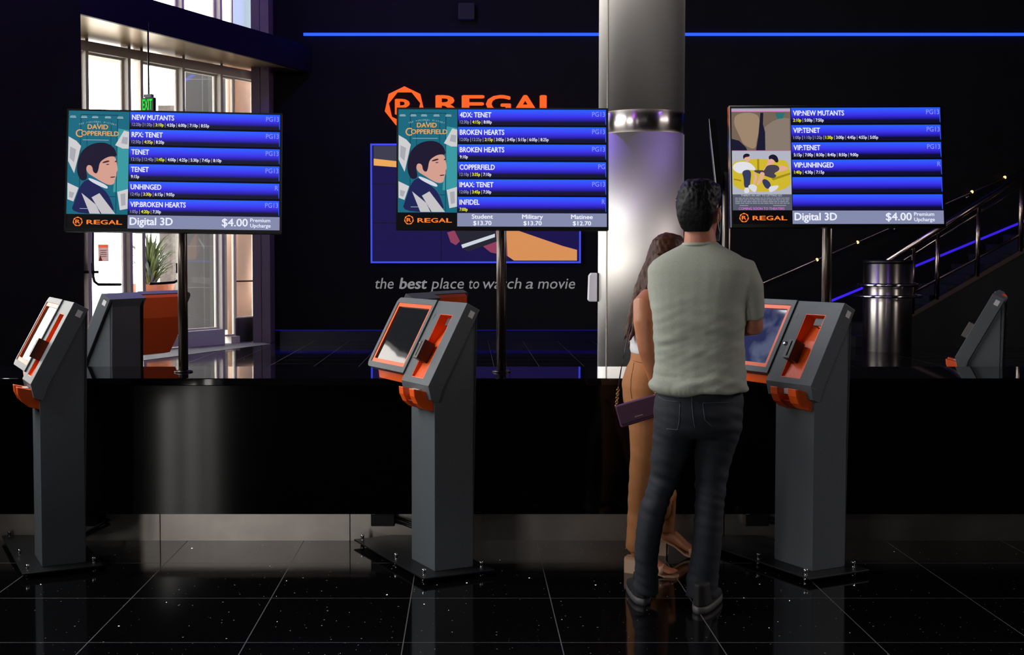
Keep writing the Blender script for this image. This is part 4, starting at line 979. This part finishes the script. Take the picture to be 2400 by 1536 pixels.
# jeans
jn = MB()
jn.loft(rings_px([(885, 1640, 92, .108, .01), (905, 1640, 96, .114, .01), (935, 1639, 104, .128, .01), (965, 1637, 105, .138, .005), (1000, 1635, 103, .136, .005), (1020, 1634, 96, .12, .01)], e=2.3))
jn.loft(rings_px([(975, 1586, 50, .12, .01), (1010, 1581, 50, .115, .01), (1045, 1573, 46, .1, .015), (1085, 1566, 40, .088, .02), (1119, 1559, 36, .08, .03), (1155, 1545, 33, .078, .03), (1191, 1531, 32, .078, .03), (1245, 1521, 30, .074, .03), (1300, 1515, 28.5, .066, .04), (1345, 1514, 28, .062, .05), (1378, 1514, 29, .064, .06), (1390, 1515, 29, .064, .06)], e=2.1))
jn.loft(rings_px([(975, 1688, 50, .12, .01), (1010, 1685, 50, .115, .01), (1045, 1677, 46, .1, .01), (1085, 1670, 42, .088, .01), (1119, 1667, 38, .08, .01), (1155, 1664, 35, .078, .0), (1191, 1662, 33, .078, -.005), (1245, 1658, 33, .074, -.01), (1300, 1655, 34, .068, -.01), (1345, 1648, 36, .066, 0), (1385, 1645, 38, .066, 0), (1400, 1645, 38, .066, 0)], e=2.1))
def jwr(v, n):
    z = v.z; k = .4 + 1.2*math.exp(-((z-.78)/.12)**2) + 1.3*math.exp(-((z-.5)/.12)**2) + 1.5*math.exp(-((z-.12)/.1)**2)
    return noise.noise(Vector((v.x*8, v.y*6, z*34 + v.x*10))) * .0045 * k
jeans = skin_obj('jeans', jn, .008, jean_m, man, 4, jwr)
# seam, waistband, pockets as raised stitching
def on_parent(o, par): o.matrix_parent_inverse = Matrix.Translation(par.location).inverted(); return o
HM = Matrix.Translation(mp(1641, 497, .02)) @ Matrix.Rotation(math.radians(-28), 4, 'Z') @ Matrix.Rotation(math.radians(4), 4, 'X')
bd = MB(); head_pieces(bd, HM, 1.02)
bd.tube([mp(1641, 600, .02), mp(1641, 570, .02), mp(1640, 540, .02), mp(1639, 515, .025)], [(.075, .066), (.069, .062), (.064, .06), (.062, .06)], 18, ref=(0, 1, 0))
bd.loft(rings_px([(590, 1641, 50, .05, .015), (615, 1641, 82, .07, .01), (650, 1640, 90, .085, 0), (720, 1640, 80, .085, 0), (820, 1640, 74, .08, .01), (900, 1640, 76, .085, .01), (985, 1637, 78, .09, .01)], e=2.1, yaw=TY))
for pts, rr in (([(1588, 960, .01), (1573, 1060, .015), (1559, 1119, .03), (1530, 1191, .03), (1515, 1300, .04), (1514, 1385, .06)], [.075, .06, .05, .045, .035, .038]), ([(1686, 960, .01), (1677, 1060, .01), (1667, 1119, .01), (1662, 1191, 0), (1655, 1300, 0), (1646, 1395, .02)], [.075, .06, .05, .045, .035, .038])):
    bd.tube([mp(*p) for p in pts], rr, 14, ref=(0, 1, 0))
# folded arms: elbows beside the ribs, forearms across the front
re, le = mp(1765, 764, -.005), mp(1553, 758, .09)
bd.tube([mp(1700, 625, -.03), mp(1745, 645, -.05), mp(1760, 700, -.03), re], [.042, .046, .042, .038], 14, ref=(0, 1, 0))
rw = mp(1655, 742, .235)
bd.tube([mp(1764, 735, -.015), re, mp(1748, 765, .08), mp(1710, 755, .17), rw], [.042, .045, .043, .037, .027], 14)
bd.tube([mp(1580, 625, .03), mp(1550, 645, .05), mp(1547, 700, .07), le], [.040, .042, .036, .034], 14, ref=(0, 1, 0))
lw = mp(1640, 726, .20)
bd.tube([mp(1552, 735, .08), le, mp(1570, 757, .15), mp(1600, 742, .20), lw], [.038, .041, .039, .034, .026], 14)
hand_pieces(bd, rw, Vector((-.95, .1, .15)), Vector((0, -1, .1)), curl=.35)
hand_pieces(bd, lw, Vector((.95, .05, .1)), Vector((0, -1, -.1)), curl=.35, side=-1)
body = skin_obj('body', bd, .0065, skin1, man, 3)
eyes(HM, man, 1.02)
# hair: short back and sides with volume on top
hr = MB()
hp_ = [(-.078, .052, -.030, -.083), (-.06, .064, -.03, -.092), (-.035, .073, -.025, -.102), (-.005, .080, -.02, -.109), (.03, .086, .02, -.113), (.06, .090, .085, -.113), (.085, .088, .095, -.108), (.108, .078, .085, -.094), (.128, .055, .06, -.07), (.138, .025, .03, -.035)]
hr.loft([[HM @ (Vector((w*math.cos(2*PI*i/24), (yf+yb)/2 + (yf-yb)/2*math.sin(2*PI*i/24), z)) * 1.02) for i in range(24)] for z, w, yf, yb in hp_])
def hwr(v, n):
    top = max(0, min(1, (v.z - mp(1637, 500).z) / .08))
    st_ = noise.noise(Vector((v.x*70 + v.z*30, v.y*30, v.z*55 - v.x*40))) * .0035 + noise.noise(Vector((v.x*24, v.y*24, v.z*24))) * .005
    return st_ * (.25 + .95*top)
skin_obj('hair', hr, .004, hair_m, man, 2, hwr)
# tufts on the crown
tf = MB()
for i in range(9):
    a = random.uniform(PI*.88, PI*1.2); zz = random.uniform(.03, .07)
    p = Vector((.084*math.cos(a), -.012 + .092*math.sin(a), zz)); d_ = Vector((p.x, p.y, random.uniform(-.03, .03))).normalized()
    tf.tube([HM @ p, HM @ (p + d_*.009), HM @ (p + d_*.015 + Vector((0, .003, -.003)))], [.005, .003, .0008], 6)
on_parent(tf.build('hair_tufts', hair_m, man), man)
# mask
mk_m = mat('pale blue mask cloth', (150, 170, 190), .8)
mk = MB()
def hv(x, y, z): return HM @ (Vector((x, y, z)) * 1.02)
rws = []
for z, f in ((.0, .0), (-.03, .012), (-.06, .018), (-.095, .012), (-.125, .0)):
    rws.append([hv(.076*math.sin(q)*(1 - abs(z+.05)*1.2), .03 + (.068 + f)*math.cos(q) , z) for q in [(-1.25 + 2.5*k/12) for k in range(13)]])
vs = [p for r_ in rws for p in r_]; fs = [(r_*13 + c_, r_*13 + c_ + 1, (r_+1)*13 + c_ + 1, (r_+1)*13 + c_) for r_ in range(4) for c_ in range(12)]
mk.add(vs, fs, 0, True)
mo = mk.build('face_mask', mk_m, man); on_parent(mo, man); md = mo.modifiers.new('s', 'SOLIDIFY'); md.thickness = .003
for sd_ in (-1, 1):
    lp = MB().tube([hv(sd_*.072, .05, -.01), hv(sd_*.084, .012, .022), hv(sd_*.089, -.018, .016), hv(sd_*.086, -.031, -.012), hv(sd_*.08, -.018, -.04), hv(sd_*.075, .012, -.07), hv(sd_*.07, .045, -.088)], .0016, 6)
    o = lp.build('ear_loop', mat('white elastic', (220, 222, 228), .7), mo)
    o.matrix_parent_inverse = Matrix.Identity(4)
# collar band, jeans stitching
cl = MB(); cr_ = [ell(mp(1641, 569, .02) , .0730, .067, 28, 2.1), ell(mp(1641.5, 573, .02), .079, .072, 28, 2.2), ell(mp(1642, 576, .02), .080, .073, 28, 2.2), ell(mp(1642, 577, .02), .066, .060, 28, 2.2), ell(mp(1641, 570, .02), .062, .058, 28, 2.1)]
cl.loft(cr_, caps=False); on_parent(cl.build('collar', tee_m, man), man)
stm = mat('denim stitch', (70, 76, 86), .8)
def stitch(pts, name='stitching'):
    out = []
    for px, py in pts:
        # find the jeans surface along the view ray, from the back side of the leg
        d_ = ray(px, py).normalized(); hit = None
        inv = jeans.matrix_world
        ok, co_, no_, ix_ = jeans.ray_cast(EYEV, d_)
        if ok: out.append(co_ - d_*.0015)
    if len(out) > 1: return MB().tube(out, .0016, 5)
bpy.context.view_layer.update()
jr = jeans.ray_cast
def surf(px, py, target):
    d_ = ray(px, py).normalized(); ok, co_, no_, ix_ = target.ray_cast(EYEV, d_)
    return (co_ - d_*.001) if ok else None
def stitched(name, pts, parent, target, m, r=.0017):
    full = []
    for (a, b), (c, d) in zip(pts, pts[1:]):
        n_ = max(2, int(math.hypot(c-a, d-b)/6))
        full += [(a + (c-a)*k/n_, b + (d-b)*k/n_) for k in range(n_)]
    full.append(pts[-1])
    co_ = [q for q in (surf(px, py, target) for px, py in full) if q]
    if len(co_) > 1: on_parent(MB().tube(co_, r, 5).build(name, m, parent), parent)
stitched('back_seam', [(1621, 920), (1622, 950), (1625, 985), (1629, 1005)], jeans, jeans, stm)
stitched('pocket', [(1543, 930), (1560, 940), (1594, 943), (1592, 990), (1588, 1008), (1562, 1006)], jeans, jeans, stm)
stitched('pocket', [(1647, 945), (1700, 944), (1708, 944)], jeans, jeans, stm)
stitched('pocket', [(1647, 945), (1652, 985), (1668, 1000)], jeans, jeans, stm)
for o in jeans.children: o.matrix_parent_inverse = Matrix.Identity(4)
# shoes
shoe_m = mat('black suede shoe', (6, 6, 7), .75); sole_m = mat('dark grey sole', (66, 64, 66), .6)
def shoe(heel, d, parent, L=.29):
    d = Vector((*d, 0)).normalized(); s = Vector((d.y, -d.x, 0)); h = Vector((heel.x, heel.y, 0))
    f = lambda u, v, z: h + d*u + s*v + Vector((0, 0, z))
    out = []
    for t in range(15):
        u = t/14; wd = (.032 + .014*math.sin(min(1, u*1.4)*PI*.5) - .0*u) * (math.sqrt(max(0, 1 - ((u-.5)/.5)**6)))
        out.append((u*L, max(.004, wd)))
    pts = [(u, -w) for u, w in out] + [(u, w) for u, w in reversed(out)]
    so_ = MB(); so_.loft([[f(p[0]+.0*z, p[1]*q, z) for p in pts] for z, q in ((0.0, 1.0), (.012, 1.06), (.028, 1.04))])
    sh_ = MB()
    for t in range(1): pass
    rings = []
    for z, q, cut in ((.026, 1.0, 1.0), (.05, .98, .97), (.075, .85, .62), (.1, .74, .44), (.125, .72, .40)):
        rings.append([f(p[0]*cut + .004, p[1]*q, z*(1.0)) for p in pts])
    sh_.loft(rings)
    o1 = skin_obj('shoe', sh_, .006, shoe_m, parent, 3)
    o2 = so_.build('sole', sole_m, o1); o2.matrix_parent_inverse = Matrix.Identity(4)
    return o1
shoe(PF(1509, 1421), (.0, 1.0), man); shoe(PF(1636, 1441), (.42, .9), man)
tag(man, 'man seen from behind in a grey-green T-shirt, dark jeans and a pale mask, arms folded', 'person')

# ---- the woman
WYY = 5.72
def wp(px, py, dy=0.0): return P(px, py, WYY + dy)
wk = WYY / F
wom = empty('person', (wp(1525, 1340).x, WYY, 0))
skin2 = mat('tan skin', (176, 112, 78), .45, noise_s=25, noise_a=.06)
hair2 = mat('long brown hair', (66, 38, 25), .5, spec=.2, noise_s=60, noise_a=.4, bump=.4)
WM = Matrix.Translation(wp(1566, 607, .0)) @ Matrix.Rotation(math.radians(-62), 4, 'Z') @ Matrix.Rotation(math.radians(-14), 4, 'X') @ Matrix.Rotation(math.radians(6), 4, 'Y')
wb = MB(); head_pieces(wb, WM, .93)
wb.tube([wp(1528, 700, .0), wp(1536, 672, 0), wp(1552, 640, .0)], [(.06, .055), (.05, .048), (.047, .046)], 14, ref=(0, 1, 0))
def wr_rows(rows, e=2.2, n=24): return [ell(P(pc, py, WYY + dy), hw*wk, dep, n, e) for py, pc, hw, dep, dy in rows]
wb.loft(wr_rows([(672, 1530, 26, .07, 0), (690, 1528, 38, .13, 0), (710, 1525, 43, .145, 0), (745, 1522, 45, .135, 0), (785, 1520, 42, .12, 0), (830, 1519, 38, .11, 0), (880, 1517, 42, .13, 0), (940, 1512, 44, .14, 0), (1000, 1515, 40, .13, 0)]))
# right arm (nearest the camera): shoulder, elbow, wrist
wb.tube([wp(1524, 694, -.12), wp(1513, 712, -.155), wp(1512, 755, -.175), wp(1516, 800, -.18), wp(1519, 822, -.18), wp(1530, 858, -.17), wp(1541, 900, -.15), wp(1550, 925, -.13)], [.045, .058, .054, .047, .044, .041, .033, .027], 16, ref=(0, 1, 0))
hand_pieces(wb, wp(1550, 925, -.13), Vector((.3, .25, -.9)), Vector((.9, .2, .3)), size=.165, curl=.4)
wb.tube([wp(1540, 694, .12), wp(1545, 715, .15), wp(1548, 765, .16), wp(1555, 815, .15), wp(1590, 830, .1), wp(1625, 815, .06)], [.045, .055, .047, .041, .036, .026], 14)
hand_pieces(wb, wp(1625, 815, .06), Vector((.9, -.2, .3)), Vector((0, -.4, -1)), size=.165, curl=.4, side=-1)
h1 = PF(1476, 1341); h2 = PF(1548, 1300)
fd1 = Vector((.9, -.42, 0)).normalized(); fd2 = Vector((.92, -.38, 0)).normalized()
HL = .075
for hpt, fdv, ank in ((h1, fd1, None), (h2, fd2, None)):
    a_ = hpt + Vector((0, 0, HL)) + fdv*.02
    s_ = Vector((fdv.y, -fdv.x, 0))
    # heel, arch and ball of the foot
    wb.tube([a_ + Vector((0, 0, .12)), a_ + Vector((0, 0, .09)), a_ + Vector((0, 0, .06)) + fdv*.005, a_ + Vector((0, 0, .035)) + fdv*.01], [.030, .031, .030, .03], 12, ref=(0, 1, 0))
    wb.tube([a_ - fdv*.01 + Vector((0, 0, .02)), a_ + fdv*.05 + Vector((0, 0, .02)), a_ + fdv*.11 + Vector((0, 0, -.022)), a_ + fdv*.155 + Vector((0, 0, -.046)), a_ + fdv*.18 + Vector((0, 0, -.05))], [(.022, .026), (.028, .034), (.033, .022), (.038, .015), (.034, .011)], 12, ref=(0, 0, 1))
    for j in range(5):
        o_ = (-.028 + .014*j); ln = (.036, .034, .031, .027, .022)[j] if fdv is fd1 else (.036, .034, .031, .027, .022)[j]
        b_ = a_ + fdv*.172 + s_*o_*1.0 + Vector((0, 0, -.052))
        wb.tube([b_, b_ + fdv*ln*.6, b_ + fdv*ln], [.0085 if j else .011, .0085 if j else .0105, .006], 8)
q1_ = h1 + Vector((0, 0, HL)) + fd1*.02; q2_ = h2 + Vector((0, 0, HL)) + fd2*.02
wb.tube([wp(1515, 960, -.05), wp(1513, 1010, -.07), wp(1510, 1060, -.07), wp(1502, 1130, -.04), wp(1497, 1200, 0), Vector((q1_.x + .012, q1_.y - .01, wp(1494, 1270).z)), q1_ + Vector((.006, 0, .08)), q1_ + Vector((0, 0, .05))], [.06, .055, .048, .038, .036, .033, .030, .030], 14, ref=(0, 1, 0))
wb.tube([wp(1518, 960, .05), wp(1524, 1010, .08), wp(1530, 1060, .1), wp(1540, 1130, .16), wp(1548, 1200, .25), Vector((q2_.x + .01, q2_.y - .02, .32)), q2_ + Vector((0, 0, .09)), q2_ + Vector((0, 0, .05))], [.06, .055, .048, .038, .036, .033, .030, .030], 14, ref=(0, 1, 0))
wbody = skin_obj('body', wb, .0065, skin2, wom, 3)
eyes(WM, wom, .93)
# cropped top
tp = MB(); tp.loft(wr_rows([(728, 1526, 46, .146, 0), (745, 1524, 48, .146, 0), (785, 1521, 46, .132, 0), (812, 1519, 41.5, .122, 0), (828, 1519, 41, .122, 0)]))
skin_obj('crop_top', tp, .007, mat('white ribbed cotton', (214, 214, 218), .8, bump=.2), wom, 3, lambda v, n: noise.noise(Vector((v.x*10, v.y*10, v.z*40)))*.003)
# trousers
tr_ = MB()
tr_.loft(wr_rows([(824, 1520, 40, .118, 0), (845, 1519, 43, .128, 0), (875, 1514, 50, .145, 0), (905, 1509, 52, .155, 0), (940, 1510, 49, .155, 0), (975, 1513, 44, .15, 0), (1000, 1514, 38, .13, 0)]))
q1 = h1 + Vector((0, 0, HL)) + fd1*.02; q2 = h2 + Vector((0, 0, HL)) + fd2*.02
tr_.tube([wp(1512, 950, -.07), wp(1513, 1010, -.075), wp(1510, 1060, -.07), wp(1502, 1130, -.04), wp(1497, 1200, 0), Vector((q1.x + .012, q1.y - .01, wp(1494, 1270).z)), Vector((q1.x + .008, q1.y, q1.z + .035))], [(.085, .09), (.078, .08), (.068, .07), (.057, .06), (.053, .058), (.05, .054), (.047, .05)], 18, ref=(0, 1, 0))
tr_.tube([wp(1520, 950, .07), wp(1524, 1010, .08), wp(1530, 1060, .1), wp(1540, 1130, .16), wp(1548, 1200, .25), Vector((q2.x + .01, q2.y - .02, .32)), Vector((q2.x, q2.y, q2.z + .045))], [(.085, .09), (.078, .08), (.068, .07), (.057, .06), (.052, .056), (.047, .05), (.044, .047)], 18, ref=(0, 1, 0))
cam_m = mat('camel trousers', (172, 112, 66), .8, noise_s=350, noise_a=.12, bump=.15)
trousers = skin_obj('trousers', tr_, .008, cam_m, wom, 4, lambda v, n: noise.noise(Vector((v.x*7, v.y*7, v.z*18 + v.x*12)))*.005)
bpy.context.view_layer.update()
stitched('seam', [(1486, 850), (1479, 890), (1478, 915), (1481, 935)], trousers, trousers, mat('camel stitch', (122, 74, 40), .8))
stitched('waist_seam', [(1484, 846), (1500, 850), (1530, 853)], trousers, trousers, MATS['camel stitch'])
for o in trousers.children: o.matrix_parent_inverse = Matrix.Identity(4)
# long hair: cap and a fall down the back, in locks
hw_ = MB()
cp = [(-.10, .062, .0, -.088), (-.06, .072, .01, -.1), (-.02, .079, .02, -.108), (.03, .083, .05, -.110), (.07, .082, .088, -.104), (.1, .066, .07, -.084), (.125, .036, .035, -.045)]
hw_.loft([[WM @ (Vector((w*math.cos(2*PI*i/20), (yf+yb)/2 + (yf-yb)/2*math.sin(2*PI*i/20), z))*.95) for i in range(20)] for z, w, yf, yb in cp])
locks = [([(1540, 585), (1522, 630), (1500, 680), (1484, 730), (1474, 775), (1469, 795)], -.03, .030), ([(1545, 580), (1524, 640), (1507, 690), (1490, 735), (1480, 790), (1473, 815)], .03, .032), ([(1550, 600), (1530, 650), (1512, 695), (1494, 740), (1482, 785), (1474, 800)], -.075, .026), ([(1535, 590), (1517, 640), (1494, 690), (1480, 735), (1470, 770), (1464, 790)], .06, .026), ([(1555, 610), (1540, 650), (1520, 690), (1500, 720), (1487, 760), (1478, 805)], .0, .03), ([(1530, 620), (1512, 665), (1492, 705), (1478, 745), (1468, 785), (1461, 800)], .01, .018), ([(1560, 615), (1545, 655), (1530, 685), (1512, 705), (1496, 735), (1486, 775)], -.06, .026)]
for pts, dy, r_ in locks:
    hw_.tube([wp(px, py, dy) for px, py in pts], [(r_*1.0, r_*1.3), (r_*1.15, r_*1.4), (r_*1.0, r_*1.3), (r_*.7, r_*1.0), (r_*.42, r_*.6), (r_*.15, r_*.2)], 10, ref=(0, 1, 0))
skin_obj('hair', hw_, .0055, hair2, wom, 2, lambda v, n: noise.noise(Vector((v.x*70 + v.z*26, v.y*50, v.z*6)))*.0035)
# sandals with block heels
san_m = mat('tan leather strap', (196, 150, 118), .5); heel_m = mat('pale block heel', (214, 178, 150), .45)
for hpt, fdv in ((h1, fd1), (h2, fd2)):
    s_ = Vector((fdv.y, -fdv.x, 0)); f = lambda u, v, z, hpt=hpt, fdv=fdv, s_=s_: Vector((hpt.x, hpt.y, 0)) + fdv*u + s_*v + Vector((0, 0, z))
    sn = MB(); prof = [(-.018, HL+.002, .026), (.03, HL+.002, .03), (.075, HL-.016, .03), (.13, .022, .036), (.18, .010, .04), (.225, .010, .03), (.235, .010, .018)]
    sn.loft([[f(u, -w, z), f(u, w, z), f(u, w, z-.009), f(u, -w, z-.009)] for u, z, w in prof], smooth=False)
    so_ = sn.build('sandal', san_m, wom); on_parent(so_, wom)
    bh = MB(); bh.loft([[f(u, v, z) for u, v in ((-.02, -.026), (.034, -.026), (.034, .026), (-.02, .026))] for z in (0.0, HL-.006)], smooth=False)
    bh.build('block_heel', heel_m, so_)
    sp1 = MB().tube([f(.165, -.042, .016), f(.16, -.03, .046), f(.158, 0, .054), f(.16, .03, .046), f(.165, .042, .016)], [(.011, .003)]*5, 8, ref=(0, 0, 1)); sp1.build('toe_strap', san_m, so_)
    sp2 = MB().tube([f(-.012, -.022, HL+.04), f(.02, -.036, HL+.07), f(.06, 0, HL+.075), f(.02, .036, HL+.07), f(-.012, .022, HL+.04)], [(.006, .003)]*5, 8); sp2.build('ankle_strap', san_m, so_)
tag(wom, 'woman with long brown hair, white top and camel trousers beside the man', 'person')
# sunglasses pushed up on her hair
sg = empty('sunglasses', WM @ Vector((0, .05, .135)))
for sd_ in (-1, 1):
    p0 = WM @ Vector((sd_*.036, .070, .098)); 
    l_ = MB().ball(p0 - sg.location, (.028, .006, .024), 12, 7, M=WM.to_3x3() @ Matrix.Rotation(math.radians(35), 3, 'X')); l_.build('lens', mat('dark lens', (12, 10, 10), .1), sg)
    MB().tube([WM @ Vector((sd_*.062, .066, .100)) - sg.location, WM @ Vector((sd_*.083, .02, .06)) - sg.location, WM @ Vector((sd_*.084, -.03, .02)) - sg.location], .0025, 6).build('temple_arm', mat('gold wire', (206, 160, 110), .3, 1.0), sg)
MB().tube([WM @ Vector((-.012, .078, .104)) - sg.location, WM @ Vector((.012, .078, .104)) - sg.location], .0025, 6).build('bridge', MATS['gold wire'], sg)
tag(sg, 'sunglasses with thin gold arms pushed up on the woman\'s hair', 'sunglasses')
# purse on a long chain strap
PYY = 5.47
pp = lambda px, py, dy=0: P(px, py, PYY + dy)
pu = empty('purse', pp(1500, 1000))
pc = [pp(1442, 953), pp(1560, 918), pp(1573, 966), pp(1456, 1003)]
pm_ = mat('plum leather', (84, 50, 76), .45, noise_s=300, noise_a=.12, bump=.1)
L3 = lambda v: v - pu.location
def slab(cs, y0, y1): 
    m = MB(); vs = [L3(c + Vector((0, y0, 0))) for c in cs] + [L3(c + Vector((0, y1, 0))) for c in cs]
    return m.add(vs, [(0, 1, 2, 3), (7, 6, 5, 4), (0, 4, 5, 1), (1, 5, 6, 2), (2, 6, 7, 3), (3, 7, 4, 0)])
slab(pc, -.012, .03).build('body', pm_, pu, .006)
mid = [pc[0], pc[1], pc[1] + (pc[2]-pc[1])*.86, pc[0] + (pc[3]-pc[0])*.86]
slab(mid, -.019, -.011).build('flap', pm_, pu, .003)
u_ = (pc[1]-pc[0]).normalized(); v_ = (pc[0]-pc[3]).normalized(); o0 = L3(pc[3]) 
lt = MB(); text(lt, 'purse mark'[:0] or '\u2013 \u2013', .068, .035, .010, lambda a, b, d: o0 + u_*a + v_*b + Vector((0, -.0195, 0)), w=.03)
mkx = MB()
for j in range(7):
    mkx.flat([(.070 + j*.0056, .030), (.0740 + j*.0056, .030), (.0740 + j*.0056, .036), (.070 + j*.0056, .036)], lambda a, b: o0 + u_*a + v_*b + Vector((0, -.0195, 0)))
mkx.build('stamped_mark', mat('gold foil', (210, 186, 160), .35, .6), pu)
gold = mat('chain gold', (200, 160, 104), .3, 1.0)
chn = MB()
def chain(p0, p1, n):
    for k in range(n):
        c = p0 + (p1-p0)*((k+.5)/n); a = k*PI/2
        x_ = Vector((math.cos(a), math.sin(a), 0)); t_ = (p1-p0).normalized(); h_ = (p1-p0).length/n*.72
        pts = [c + x_*(.006*math.cos(2*PI*i/10)) + t_*(h_*math.sin(2*PI*i/10)) for i in range(11)]
        chn.tube([L3(q) for q in pts], .0018, 5)
chain(pp(1444, 955), pp(1449, 908), 10); chain(pp(1536, 930), pp(1535, 900), 7)
chn.build('chain', gold, pu)
MB().tube([L3(q) for q in (pp(1449, 908), pp(1455, 870), pp(1465, 820, .02), P(1474, 780, 5.62), P(1490, 725, 5.74), P(1506, 690, 5.74))], .003, 6).build('strap', mat('dark strap', (52, 40, 46), .5), pu)
MB().tube([L3(q) for q in (pp(1535, 900), pp(1546, 860, -.03), P(1552, 800, 5.47), P(1552, 740, 5.5), P(1530, 688, 5.60))], .003, 6).build('strap', MATS['dark strap'], pu)
tag(pu, 'slim plum purse hanging from a long chain strap at the woman\'s hip', 'purse')

# ------------------------------------------------------------------ light
w = bpy.data.worlds.new('sky'); SC.world = w; w.use_nodes = True
bg = w.node_tree.nodes['Background']; bg.inputs['Color'].default_value = (.97, .98, 1.0, 1); bg.inputs['Strength'].default_value = 9.0
def area(name, loc, target, sx, sy, L, col=(1, 1, 1)):
    d = bpy.data.lights.new(name, 'AREA'); d.shape = 'RECTANGLE'; d.size = sx; d.size_y = sy; d.energy = L * PI * sx * sy; d.color = col
    o = bpy.data.objects.new(name, d); C.objects.link(o); o.location = loc
    o.rotation_euler = (Vector(target) - Vector(loc)).to_track_quat('-Z', 'Y').to_euler(); return o
# daylight standing in the left glazing and in the rear windows
area('daylight_left', (XW - .22, 5.7, 3.4), (0, 5.7, 3.4), 3.7, 5.0, 9.0, (1.0, .98, .95))
area('daylight_near', (XW - .22, -3.5, 1.45), (0, -3.5, 1.45), 4.0, 2.9, 9.0, (1.0, .96, .92))
area('daylight_slot', (XW - .22, .82, 1.45), (0, .82, 1.45), .6, 2.9, 11.0, (1.0, .94, .9))
area('daylight_pier', (pier_x - .27, 9.95, 1.75), (0, 9.95, 1.75), 5.0, 3.0, 6.5, (1.0, .95, .88))
area('daylight_pier_upper', (pier_x - .27, 9.95, 6.85), (0, 9.95, 6.85), 5.0, 2.4, 17.0, (.95, .97, 1.0))
area('daylight_right', (12.22, 5.5, 6.25), (0, 5.5, 6.25), 7.4, 3.6, 7.0, (1.0, .88, .86))
area('daylight_clerestory', (.25, -6.22, 6.1), (.25, 0, 6.1), 8.2, 3.6, .45, (1.0, .97, .95))
def point(name, loc, e, col, r=.15):
    d = bpy.data.lights.new(name, 'POINT'); d.energy = e; d.color = col; d.shadow_soft_size = r
    o = bpy.data.objects.new(name, d); C.objects.link(o); o.location = loc; return o
point('ceiling_blue_light', (-1.5, 17.5, 7.6), 280, (.22, .10, 1.0))
point('ceiling_violet_light', (4.5, 12.5, 7.8), 70, (.30, .12, 1.0))
point('added_magenta_light', (-.2, 9.6, 6.5), 45, (.55, .06, 1.0))  # added point light, stands in for magenta glow from video wall and LEDs
vs_ = SC.view_settings; vs_.view_transform = 'Standard'; vs_.look = 'None'; vs_.exposure = 0; vs_.gamma = 1; vs_.use_curve_mapping = False
SC.cycles.use_denoising = True
SC.cycles.max_bounces = 8
